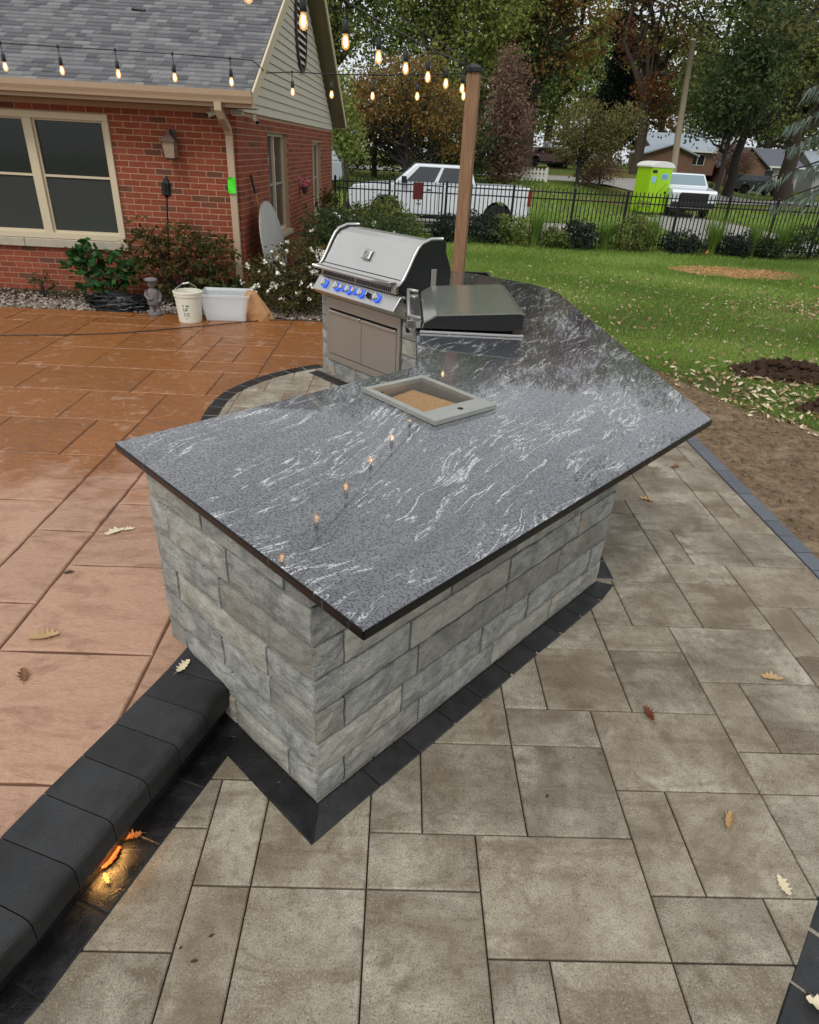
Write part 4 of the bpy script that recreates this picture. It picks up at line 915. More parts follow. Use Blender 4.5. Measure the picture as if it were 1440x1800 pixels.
# side windows
for (t0, t1, z0, z1) in (W1, W2):
    e = MB(); f_ = .05
    sbox(e, t0, t1, z1 - f_, z1, -.14, -.09); sbox(e, t0, t1, z0, z0 + f_, -.14, -.09); sbox(e, t0, t0 + f_, z0 + f_, z1 - f_, -.14, -.09); sbox(e, t1 - f_, t1, z0 + f_, z1 - f_, -.14, -.09); sbox(e, (t0 + t1) / 2 - .03, (t0 + t1) / 2 + .03, z0 + f_, z1 - f_, -.14, -.085)
    w_ = obj('window', e, 'cream_trim', house)
    e = MB(); sbox(e, t0 + f_, (t0 + t1) / 2 - .03, z0 + f_, z1 - f_, -.13, -.125); obj('pane', e, 'pane', w_); e = MB(); sbox(e, (t0 + t1) / 2 + .03, t1 - f_, z0 + f_, z1 - f_, -.13, -.125); obj('pane', e, 'pane', w_)
    e = MB(); sbox(e, t0 + .05, t1 - .05, (z0 + z1) / 2 - .015, (z0 + z1) / 2 + .015, -.124, -.1); obj('meeting_rail', e, 'grey_trim', w_)
    e = MB(); sbox(e, t0 - .02, t1 + .02, z0 - .07, z0 - .003, -.1, .04); obj('sill', e, 'limestone_sill', house)
# gable siding boards with a shadow lap, cut to the rake
RS = .548; TR = HL / 2; zr0 = 2.56
rake_z = lambda t: zr0 + RS * min(t, HL - t) + .0
e = MB(); q = [SD(0, -.12), SD(HL, -.12), SD(TR, -.12)]; q2 = [SD(0, -.02), SD(HL, -.02), SD(TR, -.02)]
e.add([(*q[0], ztop), (*q[1], ztop), (*q[2], rake_z(TR)), (*q2[0], ztop), (*q2[1], ztop), (*q2[2], rake_z(TR))], [(0, 1, 2), (3, 5, 4), (0, 3, 4, 1), (1, 4, 5, 2), (2, 5, 3, 0)]); obj('gable_wall', e, 'cream_vinyl_siding', house)
vt, vz, vw, vh = 4.95, 3.99, .50, .62
zz = ztop; k = 0; EX = .118
while zz < rake_z(TR) - .05:
    z1 = zz + EX; ta = max(0, (z1 - zr0) / RS); t0 = max(0.0, (zz - zr0) / RS)
    segs = [(t0, HL - t0, ta, HL - ta)]
    for (a0, b0, a1, b1) in segs:
        if b1 - a1 < .02: continue
        v = []
        for (t, z, o_) in ((a0, zz, .022), (b0, zz, .022), (b1, z1, .004), (a1, z1, .004), (a0, zz, -.01), (b0, zz, -.01)): x, y = SD(t, o_); v.append((x, y, z))
        obj('siding_board', MB().add(v, [(0, 1, 2, 3), (4, 5, 1, 0)]), 'cream_vinyl_siding', house)
    zz = z1
# oval louvred vent
e = MB(); ring = []; N_ = 28
for k in range(N_):
    a = 2 * pi * k / N_
    for (s_1, o_) in ((1., .024), (1.1, .024), (1.1, .06), (1., .06)): x, y = SD(vt + vw * s_1 * cos(a), o_); ring.append((x, y, vz + vh * s_1 * sin(a)))
fs = []
for k in range(N_):
    j = (k + 1) % N_
    for c in range(4): d = (c + 1) % 4; fs.append((k * 4 + c, j * 4 + c, j * 4 + d, k * 4 + d))
vent = obj('vent', MB().add(ring, fs), 'rust_brown_metal', house)
e = MB(); e.add([(*SD(vt + vw * cos(2 * pi * k / N_), .026), vz + vh * sin(2 * pi * k / N_)) for k in range(N_)], [tuple(range(N_))]); obj('vent_back', e, 'interior_dark', vent)
for k in range(11):
    z = vz - vh * .88 + k * vh * .176; hw = vw * sqrt(max(0, 1 - ((z + .03 - vz) / vh) ** 2)) * .97
    if hw > .03: e = MB(); e.add([(*SD(vt - hw, .055), z), (*SD(vt + hw, .055), z), (*SD(vt + hw, .03), z + .055), (*SD(vt - hw, .03), z + .055)], [(0, 1, 2, 3)]); obj('louvre', e, 'cream_vinyl_siding', vent)
# roof: two slopes overhanging the gable by 0.3 m
OV = .30; EV = .40; RZ0 = 2.655      # roof surface height at the eave edge (y=-EV)
def RP(x, t): # point on the front slope, t along the side direction measured from the front wall
    return (x + hu[0] * t, t, RZ0 + RS * (t + EV))
RT = (HL + 0.0) / 2
e = MB(); x0, x1 = WL - .5, OV
v = [RP(x0, -EV), RP(x1, -EV), RP(x1, RT), RP(x0, RT)]; dn_ = .10
e.add(v + [(a, b, c - dn_) for a, b, c in v], [(0, 1, 2, 3), (7, 6, 5, 4), (0, 4, 5, 1), (1, 5, 6, 2), (2, 6, 7, 3), (3, 7, 4, 0)])
zR = RZ0 + RS * (RT + EV)
v = [(x0, RT + .002, zR), (x1 + hu[0] * RT, RT + .002, zR), (x1 + hu[0] * (HL + EV), HL + EV, RZ0), (x0, HL + EV, RZ0)]
e.add(v + [(a, b, c - dn_) for a, b, c in v], [(0, 1, 2, 3), (7, 6, 5, 4), (0, 4, 5, 1), (1, 5, 6, 2), (2, 6, 7, 3), (3, 7, 4, 0)])
roof = obj('roof', e, 'soffit_tan', house)
CO = .105; sl = sqrt(1 + RS * RS); nrow = int((RT + EV) * sl / CO); SHW = .16; shl = []
for r in range(nrow):
    s0 = r * CO; x = OV - rng.uniform(0, SHW)
    xx = OV
    first = True
    while xx > -4.4:
        l = SHW * U(.55, 1.35); 
        if first: l *= U(.3, 1); first = False
        shl.append((r, xx - l, l - .002, s0)); xx -= l
shl.sort(key=lambda q: (q[3] + .5 * abs(q[1] + 1.5)))
def sh_mesh(mb, x, l, s0, lift):
    t = s0 / sl - EV; t2 = (s0 + CO * 1.25) / sl - EV; a, b, c, d = RP(x, t), RP(x + l, t), RP(x + l, t2), RP(x, t2); h0, h1 = .004 + lift, .002
    v = [(a[0], a[1], a[2] + h0 + .006), (b[0], b[1], b[2] + h0 + .006), (c[0], c[1], c[2] + h1), (d[0], d[1], d[2] + h1), (a[0], a[1] - .001, a[2] + .0005), (b[0], b[1] - .001, b[2] + .0005)]
    return mb.add(v, [(0, 1, 2, 3), (4, 5, 1, 0), (4, 0, 3), (1, 5, 2)])
for (r, x, l, s0) in shl[:296]: obj('shingle', sh_mesh(MB(), x, l, s0, U(.004, .011)), 'asphalt_shingle', roof)
e = MB(); rv = []
for (r, x, l, s0) in shl[296:]: sh_mesh(e, x, l, s0, U(.004, .011)); rv += [rng.random()] * 6
m_ = mesh('shingle_courses', e, 'asphalt_shingle_mass'); at = m_.attributes.new('rnd', 'FLOAT', 'POINT'); at.data.foreach_set('value', rv); o = link('shingle_courses', m_, roof); o['kind'] = 'stuff'
# rake boards (fascia) front and back slope, soffit
e = MB()
for (ta, tb) in ((-EV - .01, RT), (HL + EV, RT)):
    fz = lambda t: RZ0 + RS * ((t if ta < 1 else HL - t) + EV) 
    v = []
    for t in (ta, tb):
        for (xo, dz) in ((OV + .004, .004), (OV + .03, .004), (OV + .03, -.15), (OV + .004, -.15)): v.append((xo + hu[0] * t, t, fz(t) + dz))
    e.add(v, [(0, 1, 2, 3), (4, 7, 6, 5), (0, 4, 5, 1), (1, 5, 6, 2), (2, 6, 7, 3), (3, 7, 4, 0)])
obj('rake_board', e, 'cream_trim', house)
e = MB().box(WL - .5, OV - .002, -EV + .03, -.01, 2.50, 2.512); obj('soffit', e, 'soffit_tan', house)
e = MB().box(WL - .5, OV, -EV + .005, -EV + .028, 2.50, 2.63); obj('fascia', e, 'tan_aluminium', house)
gp = [(-.135, .125), (-.12, .14), (-.115, .125), (-.12, .06), (-.105, .015), (-.01, 0), (0, 0), (0, .13), (-.006, .13), (-.006, .01), (-.1, .022), (-.112, .06), (-.107, .12)]
gp = [(-.125, .128), (-.115, .07), (-.095, .03), (-.085, .0), (0, 0), (0, .125), (-.006, .125), (-.006, .008), (-.08, .008), (-.09, .034), (-.109, .072), (-.118, .128)]
gutter = obj('gutter', MB().extrude([(-EV + .004 + y, 2.545 + z) for y, z in gp], 0, WL - .5, OV + .012), 'tan_aluminium', house)
obj('gutter_end', MB().extrude([(-EV + .004 + y, 2.545 + z) for y, z in [(-.122, .128), (-.112, .07), (-.092, .03), (-.082, 0), (0, 0), (0, .125)]], 0, OV + .012, OV + .015), 'tan_aluminium', gutter)
# downspout with elbows
e = MB(); path = [(-.10, -.45, 2.55), (-.10, -.45, 2.47), (-.085, -.40, 2.40), (-.085, -.13, 2.28), (-.085, -.07, 2.2), (-.085, -.065, .42), (-.085, -.09, .3)]
def recttube(mb, path, w, d):
    v = []; f = []
    for i, p in enumerate(path):
        a = np.array(path[max(i - 1, 0)]); b = np.array(path[min(i + 1, len(path) - 1)]); t = (b - a) / np.linalg.norm(b - a); s_ = np.array([1., 0, 0]); u_ = np.cross(t, s_); u_ /= np.linalg.norm(u_)
        for (q, r_) in ((-1, -1), (1, -1), (1, 1), (-1, 1)): v.append(np.array(p) + s_ * q * w / 2 + u_ * r_ * d / 2)
    for i in range(len(path) - 1):
        for k in range(4): j = (k + 1) % 4; f.append((i * 4 + k, i * 4 + j, i * 4 + 4 + j, i * 4 + 4 + k))
    f.append((3, 2, 1, 0)); k = 4 * (len(path) - 1); f.append((k, k + 1, k + 2, k + 3)); return mb.add(v, f)
ds = obj('downspout', recttube(e, path, .085, .065), 'tan_aluminium', house)
obj('vent_flashing', MB().cbox(-.09, .09, -.02, .02, 0, .03, .005), 'black_paint', house, loc=(RP(-1.55, 1.35)[0], 1.35, RP(0, 1.35)[2] + .004), rot=(radians(28), radians(4), 0))
# ------------------------------------------------------------------ things on and beside the house wall
def A(x, y, z=0): return (x, y, z)
wl = thing('wall_lantern', 'brown wall lantern with a gabled hood between window and downspout', 'wall lamp', (-3.0, 9.6, 1.9))
obj('back_plate', MB().cbox(-.05, .05, -.02, -.006, .12, .34, .004), 'rust_brown_metal', wl); obj('arm', MB().tube([(0, -.02, .27), (0, -.07, .33), (0, -.13, .33), (0, -.145, .27)], .012, 6), 'rust_brown_metal', wl)
def taper(mb, w0, w1, z0, z1, cy, e=0): return mb.add([(-w0, cy - w0, z0), (w0, cy - w0, z0), (w0, cy + w0, z0), (-w0, cy + w0, z0), (-w1, cy - w1, z1), (w1, cy - w1, z1), (w1, cy + w1, z1), (-w1, cy + w1, z1)], [(3, 2, 1, 0), (4, 5, 6, 7), (0, 1, 5, 4), (1, 2, 6, 5), (2, 3, 7, 6), (3, 0, 4, 7)])
hh = obj('hood', taper(taper(MB(), .1, .085, .20, .215, -.145), .085, .03, .215, .28, -.145), 'rust_brown_metal', wl)
obj('lantern_glass', taper(MB(), .062, .078, .02, .20, -.145), 'frosted_glass', wl); obj('lantern_base', taper(MB(), .05, .066, .0, .02, -.145), 'rust_brown_metal', wl)
for (sx, sy) in ((-1, -1), (1, -1), (1, 1), (-1, 1)): obj('corner_bar', MB().tube([(sx * .064, -.145 + sy * .064, .02), (sx * .08, -.145 + sy * .08, .2)], .006, 4), 'rust_brown_metal', wl)
def camera_(label, loc, rz, blk=False):
    c = thing('security_camera', label, 'camera', loc, rz); obj('mount', MB().lathe([(.03, .05), (.03, .065)], 12).tube([(0, 0, .055), (0, -.01, .02)], .012, 6), 'white_plastic', c)
    b = obj('camera_body', MB().tube([(0, .02, .01), (0, -.09, -.02)], .028, 12), 'white_plastic', c, smooth=False); obj('lens', MB().tube([(0, -.0895, -.0198), (0, -.1, -.0226)], .023, 12), 'black_paint', b)
camera_('small white security camera under the gutter by the downspout', (-2.42, 9.45, 2.43), radians(-35)); camera_('white security camera with black lens at the corner below the siding', (-2.07, 10.2, 2.40), radians(40))
fl = thing('flood_light', 'small white box light under the soffit between downspout and corner', 'flood light', (-2.12, 9.50, 2.46)); obj('light_box', MB().cbox(-.07, .07, -.05, .03, -.035, .03, .006), 'white_plastic', fl); obj('light_face', MB().box(-.06, .06, -.053, -.05, -.028, .024), 'frosted_glass', fl)
nt_ = MB(); nx_ = 6
v = [(-.048 + .096 * i / 3, -.010 * sin(i * 1.1 + j * .8) - (.012 if j == nx_ and i < 2 else 0), .19 * j / nx_ - (.02 if j == nx_ and i == 0 else 0)) for j in range(nx_ + 1) for i in range(4)]
f = [(j * 4 + i, j * 4 + i + 1, j * 4 + 5 + i, j * 4 + 4 + i) for j in range(nx_) for i in range(3)]
tag(obj('paper_note', MB().add(v, f), 'green_paper', None, loc=(-2.262, 9.48, 1.545)), 'bright green paper tag stuck on the tan downspout', 'paper note')
# garden torch
to = thing('garden_torch', 'black metal garden torch on a thin pole before the brick wall', 'torch', (-3.17, 9.2, .1)); to.rotation_euler = (0, radians(5.5), 0)
obj('pole', MB().tube([(0, 0, 0), (0, 0, 1.42)], .012, 8), 'black_paint', to)
hd = obj('torch_head', MB().lathe([(.02, 1.38), (.036, 1.40), (.05, 1.42), (.046, 1.44), (.046, 1.54), (.052, 1.545), (.04, 1.58), (.022, 1.6), (.018, 1.625), (.008, 1.635)], 8), 'black_paint', to)
for k in range(4): obj('fin', MB().box(-.003, .003, .044, .062, 1.40, 1.55), 'black_paint', hd, rot=(0, 0, k * pi / 2))
# rake and round board leaning on the side wall
def S3(t, off, z): x, y = SD(t, off); return (HX + x, HY + y, z)
rk = thing('garden_rake', 'yellow handled tool with a black grip leaning at the brick corner', 'rake', S3(.62, .32, .1)); a_ = np.array(S3(.48, .03, 1.75)) - np.array(S3(.62, .32, .1))
obj('handle', MB().tube([(0, 0, .0), tuple(a_ * .86)], .013, 8), 'wood_tool', rk); obj('grip', MB().tube([tuple(a_ * .86), tuple(a_)], .019, 8), 'black_rubber', rk)
dk = thing('round_tabletop', 'weathered white round tabletop leaning on the side wall behind flowers', 'tabletop', S3(.62, .27, .84)); dk.rotation_euler = (0, radians(80), radians(-4))
obj('top_disc', MB().lathe([(.57, -.014), (.585, -.006), (.585, .01), (.57, .016)], 40), 'old_plaster', dk, smooth=False); obj('rim_band', MB().lathe([(.587, -.012), (.592, -.01), (.592, .012), (.587, .014)], 40), 'grey_trim', dk)
hb = thing('wall_planter', 'small planter of pink flowers hung between the two side windows', 'planter', S3(4.5, .1, 1.3)); obj('pot', MB().lathe([(.04, 0), (.07, .12), (.075, .13)], 12), 'rust_brown_metal', hb)
C_ = nrg.normal(size=(70, 3)) * [.07, .08, .06] + [0, 0, .2]; V, F_ = leafquads(C_, .06); o = link('blossom', polymesh('blossom', V, F_, nrg.uniform(0, 1, len(V)), 'leaf_oak_green'), hb); o.data.materials[0] = M['pink_petal']
# statue
st = thing('garden_statue', 'small grey stone figure in a flat cap at the patio edge', 'statue', (-3.06, 8.30, ZS), radians(25))
obj('plinth', MB().lathe([(.085, 0), (.09, .02), (.08, .045)], 16), 'statue_stone', st)
sb = MB().lathe([(.03, .04), (.036, .05), (.03, .09), (.028, .14)], 10, (-.03, 0, 0)).lathe([(.03, .04), (.036, .05), (.03, .09), (.028, .14)], 10, (.034, 0, 0)).lathe([(.05, .11), (.078, .13), (.076, .18), (.066, .23), (.07, .27), (.055, .305), (.026, .32), (.024, .335)], 14, (0, 0, 0), 1, .8)
body = obj('body', sb, 'statue_stone', st, smooth=True)
obj('arm', MB().tube([(-.062, 0, .295), (-.085, -.01, .24), (-.06, -.05, .2), (-.01, -.06, .21)], [.024, .022, .019, .018], 8), 'statue_stone', st, smooth=True); obj('arm', MB().tube([(.062, 0, .295), (.085, -.01, .24), (.075, -.035, .19), (.06, -.04, .16)], [.024, .022, .019, .018], 8), 'statue_stone', st, smooth=True)
hd = obj('head', MB().lathe([(.02, .325), (.04, .345), (.048, .375), (.044, .405), (.03, .42)], 14), 'statue_stone', st, smooth=True); obj('nose', MB().tube([(0, -.044, .382), (0, -.058, .372)], [.006, .009], 6), 'statue_stone', hd)
for sx in (-1, 1): obj('shoe', MB().lathe([(.03, .04), (.032, .055), (.02, .07)], 10, (sx * .034, -.02, 0), 1, 1.5), 'statue_stone', st, smooth=True)
obj('cap', MB().lathe([(.048, .405), (.074, .412), (.078, .424), (.062, .44), (.03, .447)], 18, (0, -.008, 0), 1, 1.12), 'statue_stone', st, smooth=True)
# bucket
bk = thing('plastic_bucket', 'white plastic bucket with its wire handle up on the patio', 'bucket', (-2.555, 8.07, ZS))
obj('bucket_wall', MB().lathe([(.132, 0), (.135, .01), (.158, .30), (.166, .302), (.168, .325), (.162, .33), (.17, .335), (.172, .355), (.162, .36), (.156, .36), (.132, .03), (.001, .025)], 36), 'bucket_white', bk, smooth=False)
obj('wire_handle', MB().tube([(-.168, 0, .33), (-.15, .01, .37), (-.06, .03, .43), (.02, .03, .445)] + [(.09, .02, .41), (.168, 0, .33)], .0035, 6), 'chrome', bk); obj('handle_grip', MB().tube([(-.06, .03, .43), (.02, .03, .446)], .009, 8), 'bucket_white', bk)
pt = MB()
for (a, z, w, h) in ((0, .17, .25, .012), (.02, .20, .32, .016), (-.05, .145, .18, .02), (.04, .115, .3, .008), (0, .10, .24, .008), (.02, .085, .3, .006), (-.02, .05, .1, .01)):
    r_ = .1352 + .0235 * (z / .3)
    for k in range(4):
        a0 = -pi / 2 + a + (k / 4 - .5) * w * 1.6; a1 = a0 + w * 1.6 / 4
        if (k + int(z * 100)) % 3 == 0: continue
        rr = lambda zz: .1362 + .079 * zz
        pt.add([(rr(z) * cos(a0), rr(z) * sin(a0), z), (rr(z) * cos(a1), rr(z) * sin(a1), z), (rr(z + h) * cos(a1), rr(z + h) * sin(a1), z + h), (rr(z + h) * cos(a0), rr(z + h) * sin(a0), z + h)], [(0, 1, 2, 3)])
obj('printed_label', pt, 'print_teal', bk)
# clear tub
tb = thing('storage_tub', 'empty clear plastic storage tub beside the white bucket', 'tub', (-2.15, 8.30, ZS), radians(4))
def tubring(w, d, z): return [(-w, -d, z), (w, -d, z), (w, d, z), (-w, d, z)]
e = MB(); rings = [tubring(.235, .165, .0), tubring(.285, .215, .29), tubring(.305, .235, .295), tubring(.307, .237, .325), tubring(.297, .227, .327), tubring(.281, .211, .30), tubring(.230, .160, .008)]
v = [p for r_ in rings for p in r_]; f = [(3, 2, 1, 0)] + [(k * 4 + i, k * 4 + (i + 1) % 4, k * 4 + 4 + (i + 1) % 4, k * 4 + 4 + i) for k in range(6) for i in range(4)] + [(24, 25, 26, 27)]
smoothmod(obj('tub_wall', MB().add(v, f), 'tub', tb), .02, 3)
for sx in (-1, 1): obj('latch', MB().cbox(sx * .312 - .006, sx * .312 + .006, -.045, .045, .24, .31, .003), 'print_teal' if sx > 0 else 'white_plastic', tb)
# brown rock
rr_ = random.Random(5); e = MB(); v = []; f = []; nn_ = 9
for j, (z, s_) in enumerate(((0, 1.), (.10, 1.02), (.22, .72), (.31, .5), (.36, .22))):
    for k in range(nn_): a = 2 * pi * k / nn_; q = s_ * rr_.uniform(.86, 1.1); v.append((.19 * q * cos(a) - z * .25, .12 * q * sin(a), z + rr_.uniform(-.012, .012) * (j > 0)))
for j in range(4):
    for k in range(nn_): f.append((j * nn_ + k, j * nn_ + (k + 1) % nn_, (j + 1) * nn_ + (k + 1) % nn_, (j + 1) * nn_ + k))
f.append(tuple(range(4 * nn_, 5 * nn_))); tag(obj('brown_rock', MB().add(v, f), 'tan_rock', None, loc=(-1.77, 8.33, ZS - .02)), 'tan pointed rock between the clear tub and the white flowers', 'rock')
# heap of black tubing
e = MB(); rr_ = random.Random(3)
for k in range(46):
    a0 = rr_.uniform(0, 2 * pi); R_ = rr_.uniform(.14, .34); h_ = rr_.uniform(.02, .26) * (1.15 - R_ / .36 * .75); cx, cy = rr_.uniform(-.08, .08), rr_.uniform(-.05, .05); pts = []
    for t in range(9): a = a0 + t * rr_.uniform(.35, .6); pts.append((cx + R_ * 1.12 * cos(a), cy + R_ * .7 * sin(a), max(.012, h_ + rr_.uniform(-.025, .025))))
    e.tube(pts, rr_.uniform(.008, .014), 5)
e.lathe([(.3, .0), (.28, .08), (.18, .18), (.04, .22)], 14, (0, 0, 0), 1.1, .7)
tag(obj('tubing_pile', e, 'black_rubber', None, loc=(-3.64, 8.62, .175)), 'tangled heap of black tubing at the edge of the gravel bed', 'tubing')
# cable across the patio
cb = [(-7.5, 6.35), (-5.6, 6.75), (-4.9, 6.95), (-4.3, 7.026), (-3.7, 7.15), (-3.194, 7.307), (-2.85, 7.5), (-2.551, 7.696), (-2.2, 7.92), (-1.93, 8.108), (-1.66, 8.284), (-1.2, 8.36), (-.6, 8.3)]
tag(obj('extension_cord', MB().tube([(x, y, ZS + .007) for x, y in cb], .0062, 6), 'cord_brown', world=True), 'thin dark cord running across the orange patio past the bucket', 'cord')
# gravel bed
bedp = [(-8, 8.30), (-.78, 8.42), (.2, 7.6), (.9, 8.2), (.9, 12), (-1.0, 19), (-1.9, 19), (-2.16, 9.62), (-8, 9.62)]
struct('garden_bed', MB().prism(bedp, -.05, ZS - .03), 'bed')
ico = []; t_ = (1 + 5 ** .5) / 2
IV = np.array([(-1, t_, 0), (1, t_, 0), (-1, -t_, 0), (1, -t_, 0), (0, -1, t_), (0, 1, t_), (0, -1, -t_), (0, 1, -t_), (t_, 0, -1), (t_, 0, 1), (-t_, 0, -1), (-t_, 0, 1)]) / 1.9
IF = np.array([(0, 11, 5), (0, 5, 1), (0, 1, 7), (0, 7, 10), (0, 10, 11), (1, 5, 9), (5, 11, 4), (11, 10, 2), (10, 7, 6), (7, 1, 8), (3, 9, 4), (3, 4, 2), (3, 2, 6), (3, 6, 8), (3, 8, 9), (4, 9, 5), (2, 4, 11), (6, 2, 10), (8, 6, 7), (9, 8, 1)])
N_ = 5200; px = nrg.uniform(-6.2, .2, N_); py = 8.36 + np.abs(nrg.normal(size=N_)) * .5; keep = (py < 9.58) & ((py > 8.36 + .02 * (px + 8))); px, py = px[keep], py[keep]; N_ = len(px)
sz = nrg.uniform(.010, .028, N_); V = (IV[None] * nrg.uniform(.6, 1.2, (N_, 12, 1)) * sz[:, None, None] * np.array([1.2, 1, .7])) + np.stack([px, py, ZS - .026 + nrg.uniform(0, .02, N_)], 1)[:, None]
F_ = (IF[None] + (np.arange(N_) * 12)[:, None, None]).reshape(-1, 3); o = link('bed_gravel', polymesh('bed_gravel', V.reshape(-1, 3), F_, np.repeat(nrg.uniform(0, 1, N_), 12), 'gravel')); tag(o, 'brown and grey river gravel along the foot of the brick wall', None, None, 'stuff')
# ------------------------------------------------------------------ plants near the house
def shrub(nm, label, cat, loc, blobs, nleaf, size, mat, stems=8, clump=.08, per=18, flowers=0, fmat='white_petal', asp=.6, flat=.2, group=None):
    t = thing(nm, label, cat, loc, 0, group); B = [(loc[0] + b[0], loc[1] + b[1], loc[2] + b[2], *b[3:]) for b in blobs]
    o, c = foliage('foliage', B, nleaf, size, mat, t, clump, per, flat, asp)
    e = MB(); k = nrg.choice(len(c), min(stems, len(c)), replace=False); branchy(e, (0, 0, 0), [c[i] - np.array(loc) for i in k], .009, .004, 4); obj('stem', e, 'bark_dark', t)
    if flowers:
        B_ = np.array(B)[nrg.integers(0, len(B), flowers)]; d = nrg.normal(size=(flowers, 3)); d /= np.linalg.norm(d, axis=1)[:, None]; d[:, 2] = np.abs(d[:, 2]) * .9; d[:, 1] = -np.abs(d[:, 1]); C_ = B_[:, :3] + d * B_[:, 3:6] * .98
        C_ = np.repeat(C_, 6, 0) + nrg.normal(size=(flowers * 6, 3)) * .014; V, F_ = leafquads(C_, .042, 0, .9); V = V - np.array(loc); f_ = link('blossom', polymesh('blossom', V, F_, nrg.uniform(0, 1, len(V)), 'leaf_oak_green'), t); f_.data.materials[0] = M[fmat]
    return t
zb = ZS - .03
shrub('green_plant', 'leafy green plant against the brick wall under the front window', 'plant', (-4.0, 9.15, zb), [(-.28, 0, .52, .26, .18, .2), (.05, 0, .45, .25, .2, .22), (.32, .02, .38, .2, .18, .2), (0, -.1, .22, .3, .2, .16)], 420, .13, 'leaf_hosta', 10, .07, 10, flat=.5, asp=.62)
shrub('tall_weedy_shrub', 'loose green and brown shrub growing round the garden torch', 'shrub', (-2.98, 9.12, zb), [(-.38, 0, .66, .3, .2, .28), (.1, 0, .78, .34, .22, .24), (.5, 0, .62, .3, .2, .28), (0, -.05, .38, .5, .25, .28), (-.5, -.05, .92, .16, .12, .14), (.2, -.1, .16, .4, .2, .14)], 2600, .085, 'leaf_bloodgrass', 26, .07, 12, asp=.4)
shrub('dark_green_plant', 'low dark green plant behind the clear tub', 'plant', (-2.42, 9.1, zb), [(0, 0, .22, .3, .2, .18), (.2, 0, .2, .2, .15, .15)], 420, .09, 'leaf_dark_green', 8, .06, 10, asp=.7, flat=.4)
shrub('sparse_weed', 'thin reddish weed in the gravel under the window', 'plant', (-4.85, 9.1, zb), [(0, 0, .2, .2, .15, .14), (.35, -.1, .12, .25, .15, .1)], 300, .05, 'leaf_bloodgrass', 12, .05, 10, asp=.35)
shrub('rose_bush', 'bush covered in small white flowers beside the tan rock', 'bush', (-1.36, 8.95, zb), [(-.42, -.05, .38, .34, .3, .32), (.05, 0, .58, .42, .32, .38), (.45, .02, .52, .36, .3, .38), (.0, -.2, .24, .65, .28, .22)], 7500, .04, 'leaf_roseleaf', 30, .06, 20, flowers=62, asp=.6)
shrub('round_shrub', 'dense dark green shrub against the side wall behind the grill', 'shrub', (-.85, 11.2, 0), [(0, 0, .7, .72, .75, .58), (-.3, -.3, .95, .45, .45, .36), (.4, .3, .75, .55, .55, .46), (.1, -.5, .5, .6, .4, .45), (.7, .8, .7, .5, .5, .45)], 14000, .055, 'leaf_dark_green', 12, .09, 26, flowers=12)
shrub('climbing_rose', 'red and green rose growing at the far end of the side wall', 'bush', (-1.2, 13.4, 0), [(0, 0, .75, .42, .5, .45), (.3, .1, .55, .35, .4, .4), (-.2, .2, 1.1, .25, .3, .3)], 3000, .06, 'leaf_bloodgrass', 14, .1, 18, flowers=10)
shrub('leafy_bush', 'grey green bush in front of the gate beside the house', 'bush', (-.55, 16.2, 0), [(0, 0, .6, .6, .5, .5), (.25, 0, .85, .4, .4, .36), (-.4, .1, .6, .45, .4, .45), (.6, 0, .5, .4, .4, .4)], 6500, .07, 'leaf_oak_green', 14, .1, 22)

# ------------------------------------------------------------------ iron fence and gate
FY = 19.68; FT = 1.46
fence = thing('iron_fence', 'long black metal picket fence across the back of the lawn', 'fence', (6, FY, 0))
pk = MB().cbox(-.012, .012, -.012, .012, .06, FT - .05, .001); pk.add([(-.011, -.011, FT - .05), (.011, -.011, FT - .05), (.011, .011, FT - .05), (-.011, .011, FT - .05), (0, 0, FT + .01)], [(0, 1, 4), (1, 2, 4), (2, 3, 4), (3, 0, 4)])
pkm = mesh('picket', pk, 'black_paint'); psm = mesh('post', MB().cbox(-.032, .032, -.032, .032, 0, FT - .02, .003).add([(-.036, -.036, FT - .02), (.036, -.036, FT - .02), (.036, .036, FT - .02), (-.036, .036, FT - .02), (0, 0, FT + .02)], [(0, 1, 4), (1, 2, 4), (2, 3, 4), (3, 0, 4)]), 'black_paint')
posts = [-1.88, -.40, 1.16, 3.0, 4.68, 6.15, 7.6, 9.0, 10.35, 11.65, 13.1, 14.6, 16.1]
for x in posts + [-.29]: 
    if x != 1.16 and x != -.29: link('post', psm, fence, (x - 6, 0, 0))
link('post', psm, fence, (1.16 - 6, 0, 0))
for (a, b) in [(-1.88, -.40)] + [(posts[i], posts[i + 1]) for i in range(2, len(posts) - 1)]:
    for z in (.13, FT - .30, FT - .13): obj('rail', MB().cbox(a + .032, b - .032, -.014, .014, z - .016, z + .016, .002), 'black_paint', fence, loc=(-6, 0, 0))
    n_ = round((b - a) / .112)
    for k in range(1, n_): link('picket', pkm, fence, (a + (b - a) * k / n_ - 6, 0, 0), (0, 0, 0))
gate = thing('iron_gate', 'black metal gate in the fence next to the house', 'gate', (-.28, FY, 0)); gw = 1.36
obj('gate_stile', MB().cbox(0, .045, -.022, .022, .08, FT + .03, .003), 'black_paint', gate); obj('gate_stile', MB().cbox(gw - .045, gw, -.022, .022, .08, FT - .03, .003), 'black_paint', gate)
for z in (.16, .42, FT - .30, FT - .13): obj('rail', MB().cbox(.045, gw - .045, -.014, .014, z - .016, z + .016, .002), 'black_paint', gate)
for k in range(1, 12): link('picket', pkm, gate, (gw * k / 12, 0, 0))
obj('latch', MB().cbox(-.06, .1, -.05, -.024, .98, 1.02, .004), 'black_paint', gate)
tag(obj('gate_sign', MB().cbox(-.13, .13, -.006, .006, 0, .42, .003), 'sign_red', None, loc=(.37, FY - .03, .975)), 'blank dark red sign hanging on the iron gate', 'sign')
